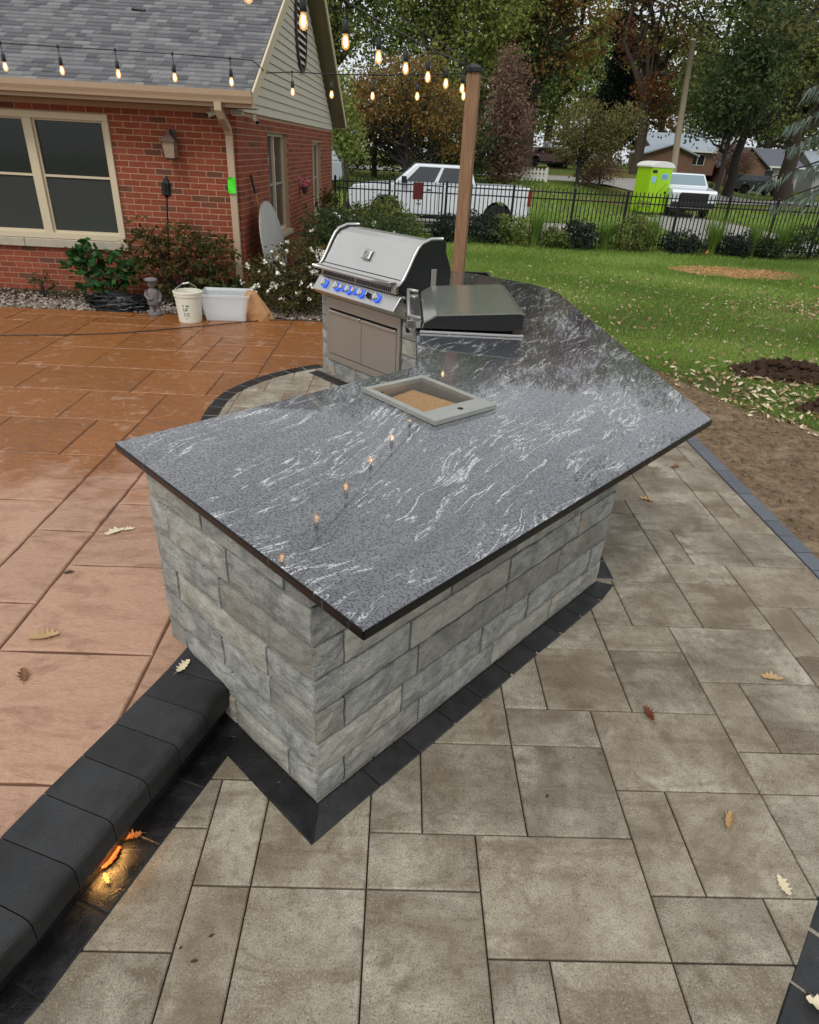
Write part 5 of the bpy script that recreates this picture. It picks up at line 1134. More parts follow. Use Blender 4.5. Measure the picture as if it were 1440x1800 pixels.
# planting along the fence
def grass_clump(label, loc, n_, h, spread, group='ornamental grasses along the iron fence'):
    t = thing('ornamental_grass', label, 'ornamental grass', loc, 0, group); V = []; F_ = []; rv = []
    for k in range(n_):
        a = U(0, 2 * pi); r_ = U(0, .12) * spread; L = h * U(.6, 1.15); lean = U(.15, .9) * spread; w = .010; tone = rng.random(); p0 = np.array([r_ * cos(a), r_ * sin(a), 0]); d = np.array([cos(a), sin(a), 0]); s_ = np.array([-sin(a), cos(a), 0]); k0 = len(V)
        for j in range(5):
            u = j / 4; p = p0 + d * lean * h * u ** 2 * .8 + np.array([0, 0, L * (u - .38 * u ** 2.6 * lean)]); ww = w * (1 - u * .85)
            V += [p - s_ * ww, p + s_ * ww]; rv += [tone] * 2
        F_ += [(k0 + 2 * j, k0 + 2 * j + 1, k0 + 2 * j + 3, k0 + 2 * j + 2) for j in range(4)]
    link('blade_tuft', polymesh('blade_tuft', np.array(V), np.array(F_), np.array(rv), 'ornamental_blade'), t)
fx = lambda px: 3.81 + (px - 950) * .01588
for (px, h, sp, lb) in ((938, .95, .9, 'bright green grass clump behind the cedar post side of the fence bed'), (1062, .7, .8, 'thin arching grass clump between two dark shrubs'), (1142, .85, .7, 'upright grass clump in front of the green toilet'), (1250, .95, .9, 'brightest lime grass clump before the white truck'), (1322, .85, .7, 'arching grass clump right of the lime one'), (1372, .9, .9, 'wide grass clump beside the large dark bush')):
    grass_clump(lb, (fx(px), 19.15, -.012), 300, h * 1.25, sp)
for i, (px, w, h, mat, lb, nf) in enumerate(((850, .55, .75, 'leaf_blueshrub', 'dark shrub just right of the cedar post', 0), (790, .4, .6, 'leaf_blueshrub', 'dark shrub between gate and cedar post', 0), (895, .5, .72, 'leaf_bright_green', 'light green leafy shrub before the white pickup', 0), (1016, .42, .62, 'leaf_blueshrub', 'purplish shrub between two grass clumps', 0), (1106, .5, .75, 'leaf_oak_green', 'grey green shrub left of the green toilet', 0), (1195, .55, .5, 'leaf_blueshrub', 'low dark purple shrub before the gravel drive', 0), (1288, .35, .5, 'leaf_blueshrub', 'small bluish shrub right of the lime grass', 0), (1425, .75, .8, 'leaf_dark_green', 'largest dark bush at the far end of the fence bed', 0), (975, .3, .4, 'leaf_oak_green', 'small green shrub beside the bright grass clump', 0), (1345, .3, .45, 'leaf_dark_green', 'small dark shrub between the last two grass clumps', 0))):
    shrub('bed_shrub', lb, 'shrub', (fx(px), 19.1, -.012), [(0, 0, h * .6, w * 1.1, .38, h * .6), (w * .5, -.1, h * .5, w * .65, .32, h * .5), (-w * .5, 0, h * .55, w * .65, .32, h * .55)], 2300, .07, mat, 10, .09, 16, group='shrubs along the iron fence')
shrub('bed_shrub', 'tall wispy green shrub touching the fence by the toilet', 'shrub', (fx(1118), 19.35, -.012), [(0, 0, .9, .25, .2, .5)], 420, .06, 'leaf_bright_green', 10, .1, 14, group='shrubs along the iron fence')

# ------------------------------------------------------------------ vehicles
def wheel(par, x, y, r, w=.24, out=1):
    wl_ = obj('wheel', MB().lathe([(r * .62, -w / 2), (r * .94, -w / 2), (r, -w * .36), (r, w * .36), (r * .94, w / 2), (r * .62, w / 2)], 28), 'tyre_rubber', par, loc=(x, y, r), rot=(radians(90), 0, 0))
    obj('rim', MB().lathe([(r * .62, -w * .4), (r * .62, w * .42), (r * .56, w * .44), (r * .5, w * .3), (r * .16, w * .34), (r * .14, w * .4), (.001, w * .4)], 20), 'chrome', wl_, rot=(0, 0 if out < 0 else pi, 0))
    for k in range(6): a = k * pi / 3; obj('spoke', MB().box(r * .14, r * .58, -.025, .025, w * .3, w * .38), 'dark_metal', wl_, rot=(0, 0 if out < 0 else pi, a))
def arc_(cx, r, z0, n_=9):
    """arch cut-out traced rear to front"""
    return [(cx + r * cos(t), max(z0, .38 + r * sin(t))) for t in np.linspace(.08, pi - .08, n_)]
def vehicle(nm, label, cat, loc, rz, L, Wd, paint, prof_top, gh, wh, wr=.38, group=None, belt=None, glass='car_glass', taper=.17, zb_=.42, parts=None):
    """prof_top: side silhouette front to rear up to the belt line; gh: greenhouse polygon [base front, roof front, roof rear, base rear]"""
    t = thing(nm, label, cat, loc, rz, group); hw = Wd / 2
    bottom = [(L - .12, zb_)] + [q for q in arc_(wh[1], wr * 1.24, zb_)] + [q for q in arc_(wh[0], wr * 1.24, zb_)] + [(.12, zb_)]
    poly = prof_top + bottom
    b = obj('body', MB().extrude(poly, 1, -hw, hw), paint, t); smoothmod(b, .035, 3)
    obj('underbody', MB().box(.5, L - .5, -hw + .12, hw - .12, .3, .62), 'car_black_plastic', t)
    (x0, z0), (x1, z1), (x2, z2), (x3, z3) = gh; k0, k1 = hw - .06, hw - taper
    v = [(x0, -k0, z0), (x3, -k0, z3), (x2, -k1, z2), (x1, -k1, z1), (x0, k0, z0), (x3, k0, z3), (x2, k1, z2), (x1, k1, z1)]
    g_ = obj('cabin', MB().add(v, [(0, 1, 2, 3), (7, 6, 5, 4), (0, 3, 7, 4), (3, 2, 6, 7), (2, 1, 5, 6), (1, 0, 4, 5)]), paint, t); smoothmod(g_, .05, 3)
    def sidept(u, w, s_, o_=.012):     # u along, w up in the greenhouse side
        xb, zb__ = x0 + (x3 - x0) * u, z0 + (z3 - z0) * u; xt, zt = x1 + (x2 - x1) * u, z1 + (z2 - z1) * u; return (xb + (xt - xb) * w, s_ * (k0 + (k1 - k0) * w + o_), zb__ + (zt - zb__) * w)
    for s_ in (-1, 1):
        for (u0, u1) in (parts or ((.06, .5), (.55, .92))):
            q = [sidept(u0, .10, s_), sidept(u1, .10, s_), sidept(u1, .86, s_), sidept(u0, .86, s_)]; q2 = [(x, y - s_ * .03, z) for x, y, z in q]
            e = MB().add(q + q2, [(0, 1, 2, 3) if s_ < 0 else (3, 2, 1, 0), (0, 4, 5, 1), (1, 5, 6, 2), (2, 6, 7, 3), (3, 7, 4, 0)]); obj('side_window', e, glass, t)
        obj('mirror', MB().cbox(x0 + .25, x0 + .42, s_ * (hw + .13) - .09, s_ * (hw + .13) + .09, z0 + .02, z0 + .2, .02), 'car_black_plastic', t)
        for (u,) in ((.30,), (.68,)): x = x0 + (x3 - x0) * (u + .1); obj('door_handle', MB().cbox(x, x + .18, s_ * (hw + .01) - .015, s_ * (hw + .01) + .015, z0 - .16, z0 - .12, .006), 'chrome', t)
    def endglass(xa, za, xb, zb__, nm_, mat, sgn):
        d = np.array([za - zb__, 0, xb - xa]); d = d / np.linalg.norm(d); d = d * (1 if d[0] * sgn > 0 else -1) * .014; q = []
        for (w, s_) in ((.12, -1), (.12, 1), (.88, 1), (.88, -1)): hwid = (k0 + (k1 - k0) * w) * .9; q.append(np.array([xa + (xb - xa) * w, s_ * hwid, za + (zb__ - za) * w]) + d)
        q2 = [p - d * 2.2 for p in q]; obj(nm_, MB().add(q + q2, [(0, 1, 2, 3), (0, 4, 5, 1), (1, 5, 6, 2), (2, 6, 7, 3), (3, 7, 4, 0)]), mat, t)
    endglass(x0, z0, x1, z1, 'windshield', 'windshield_glass', -1); endglass(x3, z3, x2, z2, 'rear_window', glass, 1)
    for x in wh:
        for s_ in (-1, 1): wheel(t, x, s_ * (hw - .13), wr, out=s_)
    return t, hw
# white pickup, side on, nose to the left
PU = [(.02, .62), (.0, .8), (.05, 1.06), (.16, 1.16), (.9, 1.22), (1.5, 1.26), (4.14, 1.27), (4.18, 1.30), (5.9, 1.30), (5.95, 1.25), (5.97, .62), (5.9, .5)][::-1]
def pu(label, loc, rz, group=None):
    t, hw = vehicle('pickup_truck', label, 'pickup truck', loc, rz, 6.0, 1.98, 'white_car_paint', [(p[0], p[1]) for p in PU[::-1]], [(1.45, 1.26), (2.15, 1.80), (3.95, 1.80), (4.13, 1.28)], (1.2, 4.92), .40, group, parts=((.12, .48), (.53, .93)))
    obj('grille', MB().cbox(-.02, .03, -.62, .62, .66, 1.06, .01), 'car_black_plastic', t)
    for k in range(4): obj('grille_bar', MB().cbox(-.035, -.021, -.6, .6, .70 + k * .09, .725 + k * .09, .004), 'dark_metal', t)
    for s_ in (-1, 1):
        obj('headlight', MB().cbox(-.015, .22, s_ * .8 - .17, s_ * .8 + .195, .84, 1.06, .02), 'lamp_clear', t); obj('tail_light', MB().cbox(5.86, 6.0, s_ * .9 - .1, s_ * .9 + .105, .78, 1.24, .02), 'tail_red', t)
        obj('running_board', MB().cbox(1.75, 4.3, s_ * .98 - .09, s_ * .98 + .06, .36, .43, .01), 'car_black_plastic', t)
        obj('wheel_lip', MB().tube([(1.2 + .51 * cos(a), s_ * .985, .40 + .51 * sin(a)) for a in np.linspace(.15, pi - .15, 12)], .03, 6), 'car_black_plastic', t)
        for x in (1.72, 2.9, 4.12): obj('door_seam', MB().box(x, x + .012, s_ * .99 - .004, s_ * .99 + .004, .55, 1.24), 'car_black_plastic', t)
    obj('front_bumper', MB().cbox(-.1, .08, -.95, .95, .46, .68, .03), 'car_black_plastic', t); obj('rear_bumper', MB().cbox(5.96, 6.12, -.9, .9, .5, .64, .03), 'chrome', t)
    return t
t1 = pu('white pickup truck parked side-on behind the iron fence', (-1.69, 22.95, 0), 0); t1.scale = (.937, .937, 1)
lg = obj('door_logo', MB().tube([(2.28 + .06 * cos(a), -.996, .86 + .06 * sin(a)) for a in np.linspace(.3, 5.2, 12)], .007, 4).box(2.2, 2.38, -.997, -.992, .72, .735).box(2.22, 2.36, -.997, -.992, .69, .70), 'print_dark', t1)
t2 = pu('white pickup truck facing the fence beside the green toilet', (13.15, 32.4, 0), radians(83))
# dark suv on the far right
SU = [(.0, .6), (.0, .85), (.1, 1.0), (1.1, 1.1), (4.6, 1.12), (4.75, 1.05), (4.78, .6)]
vehicle('parked_suv', 'dark blue suv parked before the grey house', 'suv', (34.7, 66.5, gz(32, 66) + .03), radians(182), 4.8, 1.9, 'navy_car_paint', SU, [(1.0, 1.1), (1.75, 1.6), (4.05, 1.62), (4.7, 1.12)], (.9, 3.8), .36, parts=((.14, .4), (.43, .68), (.71, .9)))
vehicle('parked_suv', 'silver suv whose rear end shows past the house corner', 'suv', (-7.75, 33.0, gz(-5, 33)), 0, 5.0, 1.95, 'silver_car_paint', [(.0, .6), (.0, .9), (.1, 1.05), (1.2, 1.15), (4.85, 1.18), (4.98, 1.1), (5.0, .6)], [(1.1, 1.15), (1.9, 1.80), (4.5, 1.82), (4.86, 1.18)], (.95, 4.05), .38, parts=((.14, .4), (.43, .68), (.71, .92)))
vehicle('parked_car', 'dark red car far off behind the white picket fence', 'car', (13.6, 61, gz(12, 61) + .02), radians(200), 4.6, 1.8, 'red_car_paint', [(.0, .55), (.0, .75), (.1, .88), (1.2, .98), (4.2, 1.0), (4.5, .95), (4.55, .55)], [(1.2, .98), (2.0, 1.42), (3.3, 1.42), (4.1, 1.0)], (.85, 3.7), .33, taper=.2)
vehicle('parked_van', 'white van far off behind the olive tree', 'van', (17.4, 66, gz(16, 66)), radians(184), 5.2, 1.95, 'white_car_paint', [(.0, .6), (.0, .9), (.2, 1.1), (.9, 1.2), (5.0, 1.3), (5.15, 1.2), (5.2, .6)], [(.9, 1.2), (1.6, 1.95), (5.0, 2.0), (5.1, 1.3)], (1., 4.2), .36, parts=((.12, .3), (.34, .6), (.64, .9)))
# small round-nosed caravan
cv = thing('caravan', 'small rounded white caravan far behind the picket fence', 'caravan', (12.6, 63, gz(12.6, 63)), radians(10))
pr = [(-1.0, .45), (1.5, .45), (1.6, .9), (1.45, 1.35), (1.1, 1.6), (.3, 1.68), (-.5, 1.5), (-.95, 1.05)]; smoothmod(obj('shell', MB().extrude(pr, 1, -.9, .9), 'white_car_paint', cv), .12, 4); obj('window', MB().lathe([(.25, -.02), (.25, .02)], 18), 'car_glass', cv, loc=(.35, -.905, 1.15), rot=(radians(90), 0, 0)); wheel(cv, .4, -.8, .32); wheel(cv, .4, .8, .32)

# ------------------------------------------------------------------ portable toilet
pt_ = thing('portable_toilet', 'lime green portable toilet with a white domed roof on the gravel', 'toilet', (11.62, 33.9, 0), radians(17))
smoothmod(obj('cabin_wall', MB().box(-.56, .56, -.58, .58, .09, 2.0), 'lime_plastic', pt_), .05, 3); obj('skid', MB().cbox(-.58, .58, -.6, .6, .0, .11, .01), 'car_black_plastic', pt_)
e = MB(); pr = [(-.62, 1.98), (.62, 1.98), (.62, 2.04)] + [(.62 * cos(a), 2.04 + .20 * sin(a)) for a in np.linspace(.12, pi - .12, 9)] + [(-.62, 2.04)]; smoothmod(obj('roof', MB().extrude(pr, 1, -.62, .62), 'white_plastic', pt_), .03, 2)
pr = [(-.22, .14), (.46, .14), (.46, 1.72)] + [(.12 + .34 * cos(a), 1.72 + .2 * sin(a)) for a in np.linspace(.1, pi - .1, 9)] + [(-.22, 1.72)]; dr = smoothmod(obj('door', MB().extrude(pr, 1, -.612, -.575), 'lime_plastic', pt_), .012, 2)
obj('door_sign', MB().cbox(-.02, .36, -.622, -.613, 1.5, 1.74, .003), 'sign_blue', dr)
for k in range(4): obj('sign_line', MB().box(.01, .33 - .04 * (k % 2), -.6245, -.6225, 1.54 + k * .045, 1.555 + k * .045), 'print_dark', dr)
for (a, b, c, d) in ((-.12, .9, .36, 1.36), (-.12, .32, .36, .78)): obj('door_rib', MB().tube([(a, -.618, b), (c, -.618, d)], .02, 6), 'lime_dark', dr)
obj('door_latch', MB().cbox(.28, .4, -.64, -.612, .93, 1.02, .01), 'car_black_plastic', dr)
obj('side_sign', MB().cbox(-.50, -.27, -.592, -.581, 1.36, 1.62, .002), 'sign_blue', pt_); obj('vent_grille', MB().cbox(-.52, -.27, -.595, -.581, 1.76, 1.88, .002), 'car_black_plastic', pt_); obj('step_panel', MB().cbox(-.52, -.27, -.6, -.581, .2, .62, .01), 'lime_dark', pt_)
# utility pole, stake, flag
up = thing('utility_pole', 'tall leaning bare wooden utility pole behind the green toilet', 'utility pole', (15.62, 42, gz(15.6, 42))); e = MB().tube([(0, 0, 0), (-.36, 0, 4), (-.62, 0, 7.95)], [.2, .17, .13], 12); obj('shaft', e, 'polewood', up, smooth=True); obj('metal_cap', MB().lathe([(.14, 7.93), (.14, 7.99), (.02, 8.02)], 12, (-.62, 0, 0)), 'grey_trim', up); obj('insulator', MB().lathe([(.05, 0), (.06, .1), (.03, .16)], 8, (-.42, -.16, 7.3)), 'white_plastic', up)
tag(obj('survey_stake', MB().xf(lambda *p: p) if False else MB().tube([(0, 0, 0), (.14, 0, .46)], [.035, .03], 4), 'grey_wood', None, loc=(12.7, 31.0, 0)), 'short pale wooden stake leaning in the gravel drive', 'stake')
mf = thing('marker_flag', 'tiny orange marker flag in the grass before the fence bed', 'flag', (8.3, 18.7, -.01)); obj('wire', MB().tube([(0, 0, 0), (.01, 0, .2)], .004, 4), 'dark_metal', mf); obj('flag_cloth', MB().add([(.01, 0, .2), (.02, -.01, .1), (-.06, .01, .09)], [(0, 1, 2)]).add([(.01, .004, .2), (.02, -.006, .1), (-.06, .014, .09)], [(0, 2, 1)]), 'orange_flag', mf)
# white picket fence far left
wf = thing('picket_fence', 'short run of white picket fence beyond the pickup', 'fence', (6.6, 40, gz(6.6, 40)), radians(-6))
for k in range(7): x = k * .20 - .1; obj('picket', MB().extrude([(x - .05, .06), (x + .05, .06), (x + .05, .62), (x, .70), (x - .05, .62)], 1, -.012, .012), 'white_plastic', wf)
for z in (.2, .5): obj('rail', MB().cbox(-.15, 1.2, .014, .045, z - .04, z + .04, .004), 'white_plastic', wf)
obj('post', MB().cbox(1.12, 1.24, -.05, .07, 0, .72, .01), 'white_plastic', wf); obj('post', MB().cbox(-.2, -.1, -.05, .07, 0, .72, .01), 'white_plastic', wf)

# ------------------------------------------------------------------ far houses
def farhouse(nm, label, loc, rz, w, d, h, roofh, wall, roofm, wins, dooru=None, ov=.35):
    t = thing(nm, label, 'house', loc, rz); obj('wall', MB().box(0, w, 0, d, 0, h), wall, t)
    v = [(-ov, -ov, h - .05), (w + ov, -ov, h - .05), (w + ov, d / 2, h + roofh), (-ov, d / 2, h + roofh), (w + ov, d + ov, h - .05), (-ov, d + ov, h - .05)]; v2 = [(a, b, c - .12) for a, b, c in v]
    rf = obj('roof', MB().add(v + v2, [(0, 1, 2, 3), (3, 2, 4, 5), (0, 6, 7, 1), (1, 7, 8, 2), (2, 8, 10, 4), (3, 9, 6, 0), (5, 11, 9, 3), (6, 9, 8, 7), (9, 11, 10, 8), (4, 10, 11, 5)]), roofm, t)
    obj('gable', MB().add([(-.01, 0, h), (-.01, d, h), (-.01, d / 2, h + roofh - .14)], [(0, 1, 2)]), wall, t); obj('gable', MB().add([(w + .01, 0, h), (w + .01, d / 2, h + roofh - .14), (w + .01, d, h)], [(0, 1, 2)]), wall, t)
    obj('gutter', MB().box(-ov, w + ov, -ov - .1, -ov, h - .2, h - .05), 'white_plastic', rf)
    for (x, z, a, b) in wins: wd = obj('window', MB().cbox(x - .06, x + a + .06, -.05, .0, z - .06, z + b + .06, .01), 'white_plastic', t); obj('pane', MB().box(x, x + a / 2 - .03, -.06, -.051, z, z + b), 'pane', wd); obj('pane', MB().box(x + a / 2 + .03, x + a, -.06, -.051, z, z + b), 'pane', wd)
    if dooru is not None: obj('door', MB().cbox(dooru, dooru + .95, -.05, .0, .1, 2.1, .01), 'print_dark', t)
    return t
farhouse('brown_house', 'brown brick bungalow with a pale roof left of the utility pole', (25.2, 75, gz(27, 75) - .1), 0, 6.5, 8, 2.2, 1.5, 'brown_brick_far', 'blue_grey_roof', [(.6, .9, 1.2, .9), (3.9, .9, 1.4, .9)], 2.6)
bw = farhouse('pale_gable_house', 'low house with a broad pale gable between pole and toilet', (27.6, 70.5, gz(28, 71)), radians(90), 5, 4.4, 1.9, .8, 'brown_brick_far', 'blue_grey_roof', [])
farhouse('grey_house', 'grey house with a dark slate roof behind the dark suv', (36.6, 76, -.1), 0, 4.6, 8, 2.6, 1.6, 'pale_siding', 'slate_roof', [(2.4, .9, 1.1, 1.2)], .9)
farhouse('gable_house', 'house with a dark front gable left of the grey house', (36.6, 74.0, 0), radians(90), 6, 4.2, 2.3, 1.7, 'brown_brick_far', 'slate_roof', [])
farhouse('far_house', 'house with a blue grey roof half hidden at the far right', (45.2, 80, 0), 0, 8, 7, 2.4, 1.8, 'pale_siding', 'blue_grey_roof', [(2.0, .9, 1.4, 1.1)], 5.0)
# ------------------------------------------------------------------ trees
def tree(nm, label, loc, H, blobs, nleaf, size, mat, tr=.28, clump=.55, per=40, nb=14, lean=(0, 0), tsplit=.35, group='trees beyond the fence', bark='bark', asp=.6):
    """blobs relative to the base: (dx,dy,z,rx,ry,rz)"""
    z0 = gz(loc[0], loc[1]) if loc[1] > 20 else 0; L = (loc[0], loc[1], z0)
    t = thing(nm, label, 'tree', L, 0, group); B = [(L[0] + b[0], L[1] + b[1], L[2] + b[2], *b[3:]) for b in blobs]
    o, c = foliage('crown', B, nleaf, size, mat, t, clump, per, .15, asp)
    e = MB(); th = H * tsplit; p = [(lean[0] * k / 4 + nrg.normal() * .05 * tr * 3, lean[1] * k / 4, th * k / 4) for k in range(5)]; e.tube(p, [tr * (1.25 if k == 0 else 1 - .07 * k) for k in range(5)], 10, cap=False)
    idx = nrg.choice(len(c), nb, replace=False); tips = [c[i] - np.array(L) for i in idx]
    for k, tp in enumerate(tips):
        s = np.array(p[-1]) * 1.0; s = s + (np.array([0, 0, 1]) * (tp[2] - th) * .18 if tp[2] > th else 0); branchy(e, p[-1] if k % 2 else p[3], [tp], tr * U(.35, .6), tr * .06, 6, .3)
    obj('trunk', e, bark, t, smooth=True); return t
T_ = tree
T_('oak_tree', 'tall grey green tree rising just behind the house gable', (-5.5, 50), 17, [(0, 0, 11, 5, 4, 5), (3, -1, 8, 3.5, 3, 3), (-3, 0, 7.5, 4, 3, 4), (1, 0, 15, 4, 3, 3), (3.2, 0, 12, 3, 3, 3.5)], 23000, .25, 'leaf_oak_green', .45, .6)
T_('maple_tree', 'bright green tree behind the golden tree and cedar post', (1.8, 48), 18, [(0, 0, 12, 4, 4, 5), (2.5, 0, 9, 3.2, 3, 3.5), (-2, 0, 9.5, 3, 3, 3), (0, 0, 6, 3.5, 3, 2.5)], 22000, .25, 'leaf_bright_green', .4, .6)
T_('dark_tree', 'dark green tree filling the gap above the cedar post', (5.2, 54), 19, [(0, 0, 12, 4.2, 4, 6), (-3, 1, 6, 4, 3, 3.5), (2.5, 0, 7, 3, 3, 4)], 20000, .26, 'leaf_dark_green', .4, .6)
T_('golden_tree', 'spreading golden tree with many low branches behind the pickup', (0, 34.5), 6, [(-1.6, 0, 3.3, 1.5, 1.6, 1.0), (1.2, 0, 3.3, 1.6, 1.6, 1.2), (-.2, -.2, 4.3, 1.5, 1.5, .8), (2.2, 0, 2.4, .9, 1.2, 1.1), (-2.5, 0, 2.5, 1.0, 1.2, .9), (0, .3, 2.7, 2.2, 1.2, .7), (.9, 0, 4.9, .6, .6, .5), (-2.0, 0, 4.1, .6, .6, .5)], 15500, .125, 'leaf_gold', .16, .3, 26, 34, tsplit=.22, bark='bark_dark')
T_('dark_undergrowth_tree', 'low dark tree between the silver suv and the golden tree', (-1.6, 37.5), 6, [(0, 0, 2.4, 2.2, 1.5, 2.4), (2.5, 0, 1.8, 2.2, 1.5, 1.8), (4.6, 0, 1.6, 1.8, 1.5, 1.6), (-2.4, 0, 2, 1.6, 1.5, 2)], 15000, .17, 'leaf_dark_green', .14, .4, 30, 16, bark='bark_dark')
T_('yellow_green_sapling', 'yellow green sapling peeking past the far house corner', (-1.85, 22.6), 4, [(0, 0, 2.7, .5, .5, .75), (.12, 0, 2.0, .35, .4, .4), (-.2, 0, 3.5, .4, .4, .6)], 2600, .11, 'leaf_bright_green', .05, .15, 14, 8)
T_('withered_tree', 'narrow tree of hanging dead brown leaves beside the cedar post', (5.0, 38), 6.5, [(0, 0, 4.0, .9, .9, 1.5), (.35, 0, 2.4, 1.2, 1.1, 1.5), (-.35, 0, 2.2, 1.0, 1, 1.4), (0, 0, 5.2, .5, .5, .8), (0, 0, 1.0, 1.3, 1.1, .9)], 13000, .17, 'leaf_deadbrown', .12, .28, 20, 14, bark='bark_dark', asp=.4)
T_('autumn_oak', 'large olive and orange tree right of the withered tree', (8.8, 54), 18, [(-1, 0, 12, 4, 4, 4.5), (1.8, 0, 9, 3, 3, 3), (-1.5, 0, 6.5, 3, 3, 2.4), (2.6, 0, 13, 2.6, 3, 3.5)], 16000, .26, 'leaf_gold', .45, .55, 44, 20)
T_('spruce_tree', 'dark spruce standing behind the olive tree', (16.8, 61), 13, [(0, 0, 3.0, 2.1, 2.1, 1.6), (0, 0, 5.2, 1.7, 1.7, 1.6), (-.1, 0, 7.2, 1.3, 1.3, 1.6), (-.3, 0, 9.2, .95, 1, 1.6), (-.4, 0, 11, .6, .6, 1.4)], 15000, .22, 'leaf_spruce', .22, .3, 24, 8, bark='bark_dark')
T_('red_oak', 'rusty orange tree with open sky gaps left of the utility pole', (18.0, 57), 18, [(-.5, 0, 12, 3.6, 3.5, 2.2), (1.8, 0, 9.0, 2.2, 2.2, 1.3), (-1.6, 0, 8.4, 1.6, 2, 1.2), (.2, 0, 6.2, 1.9, 2, 1.4), (1.2, 0, 4.2, 1.8, 2, 1.2), (-2, 0, 15, 3.5, 3, 2.4)], 10500, .25, 'leaf_redbrown', .38, .5, 40, 22)
T_('olive_tree', 'sparse olive brown tree between pickup and green toilet', (9.4, 39.5), 5, [(0, 0, 2.9, 1.6, 1.4, 1.1), (-.8, 0, 2.0, 1.1, 1.2, .9), (1.3, 0, 2.6, 1.1, 1.2, 1.0), (.6, 0, 1.7, 1.4, 1.2, .8), (2.2, .5, 3.2, .9, .9, .8)], 8500, .13, 'leaf_olive', .12, .28, 16, 30, tsplit=.25, bark='bark_dark')
T_('tall_oak', 'massive dark green oak spreading over the right of the street', (23.5, 52), 19, [(-2.5, 0, 9.6, 4.2, 4, 2.6), (2.5, 0, 8.5, 4, 4, 2.2), (-3.2, 0, 6.4, 3, 3, 2.0), (.8, 0, 5.8, 3.2, 3, 1.8), (0, 0, 14, 6, 5, 4), (-4.5, 0, 13, 3, 4, 3)], 23000, .24, 'leaf_oak_green', .34, .6, 44, 40, tsplit=.28, bark='bark_dark')
T_('street_tree', 'thin dark trunked tree behind the white truck', (20.4, 47), 11, [(0, 0, 6.5, 2.2, 2.2, 2.4), (-1.2, 0, 4.6, 1.4, 1.6, 1.2), (.9, 0, 9, 2, 2, 2)], 8000, .24, 'leaf_dark_green', .17, .45, 34, 14, bark='bark_dark')
T_('leaning_tree', 'broad trunked tree standing right of the dark suv', (30.2, 57), 15, [(0, 0, 9.5, 4.5, 4, 3.5), (3.8, 0, 8, 3, 3, 2.0), (-2.2, 0, 8, 2.5, 3, 1.4), (-1, 0, 13, 5, 4, 3)], 18000, .27, 'leaf_olive', .62, .55, 40, 26, lean=(-.9, 0), tsplit=.42)
T_('hazel_tree', 'small brown leaved tree in front of the gable house', (31.4, 71), 5, [(0, 0, 2.7, 1.9, 1.5, 1.0), (1.2, 0, 2.0, 1.4, 1.4, .9)], 3600, .17, 'leaf_deadbrown', .12, .3, 16, 16, tsplit=.3)
T_('oak_tree', 'green tree crown at the far right behind the grey house', (42, 86), 17, [(0, 0, 10, 6, 5, 5), (-7, 0, 9, 5, 4, 4), (6, 0, 8, 5, 4, 5)], 20000, .38, 'leaf_oak_green', .5, .8)
T_('oak_tree', 'distant green tree behind the brown house', (30.5, 90), 17, [(0, 0, 10, 7, 5, 5), (-7, 0, 10, 5, 4, 5)], 18000, .38, 'leaf_oak_green', .5, .8)
T_('bright_maple', 'distant tall green tree behind the caravan', (16, 84), 20, [(-4, 0, 8, 6, 4, 6), (4, 0, 7, 5, 4, 6), (0, 0, 13, 7, 4, 5)], 20000, .38, 'leaf_bright_green', .5, .8)
T_('brown_bush_tree', 'low reddish brown bush tree left of the green toilet', (11.3, 42), 2.4, [(0, 0, .9, 1.1, .9, .8), (-.8, 0, .7, .8, .8, .6)], 3000, .12, 'leaf_deadbrown', .07, .2, 14, 10)
T_('side_yard_tree', 'green tree behind the silver suv past the house', (-8, 40), 12, [(0, 0, 6, 3.2, 3, 4), (2.5, 0, 3.4, 2.2, 2, 2.4)], 12000, .24, 'leaf_oak_green', .3, .5)
# low vegetation in front of the far fence line, far wood as one mass
C_ = []; 
fb = [(-60 + 9 * i + U(-2, 2), 104 + U(-6, 6), 5 + U(-1, 1.5), 7, 4, 6) for i in range(19)]
o, _ = foliage('far_wood', fb, 42000, .5, 'leaf_dark_green', None, 1.0, 60); tag(o, 'distant wood closing the view behind the houses', None, None, 'stuff')
# near spruce whose grey green boughs hang in at the right edge
t = thing('near_spruce', 'grey green drooping conifer boughs hanging in at the right edge', 'tree', (10.05, 14.2, 0), 0)
e = MB(); e.tube([(0, 0, 0), (.05, 0, 4), (.1, 0, 9)], [.2, .16, .08], 10); V = []; F_ = []; rv = []
for k in range(30):
    z = 1.9 + k * .19; a = pi + U(-.9, .9) + (0 if k % 3 else U(-2, 2)); R_ = U(2.1, 3.1) * (1 - .07 * (z - 2)); p = [np.array([.05, 0, z + .5])]
    for j in range(1, 6): p.append(np.array([.05 + cos(a) * R_ * j / 5, sin(a) * R_ * j / 5, z + .5 - .95 * (j / 5) ** 1.6]))
    e.tube(p, [.035, .03, .024, .018, .012, .006], 5)
    for j in range(150):
        u = rng.random() ** .7 * 4.99; i = int(u); q = p[i] + (p[i + 1] - p[i]) * (u - i); side_ = U(-.28, .28); q = q + np.array([-sin(a), cos(a), 0]) * side_ + np.array([0, 0, -abs(side_) * .5]); d = np.array([cos(a) * .2 + U(-.4, .4), sin(a) * .2 + U(-.4, .4), -1.0]); d /= np.linalg.norm(d); s_ = np.cross(d, nrg.normal(size=3)); s_ /= np.linalg.norm(s_); L_ = U(.12, .3); w = .016; k0 = len(V); V += [q - s_ * w, q + s_ * w, q + d * L_ * .6 + s_ * w * .9, q + d * L_ - s_ * .002]; F_.append((k0, k0 + 1, k0 + 2, k0 + 3)); rv += [rng.random()] * 4
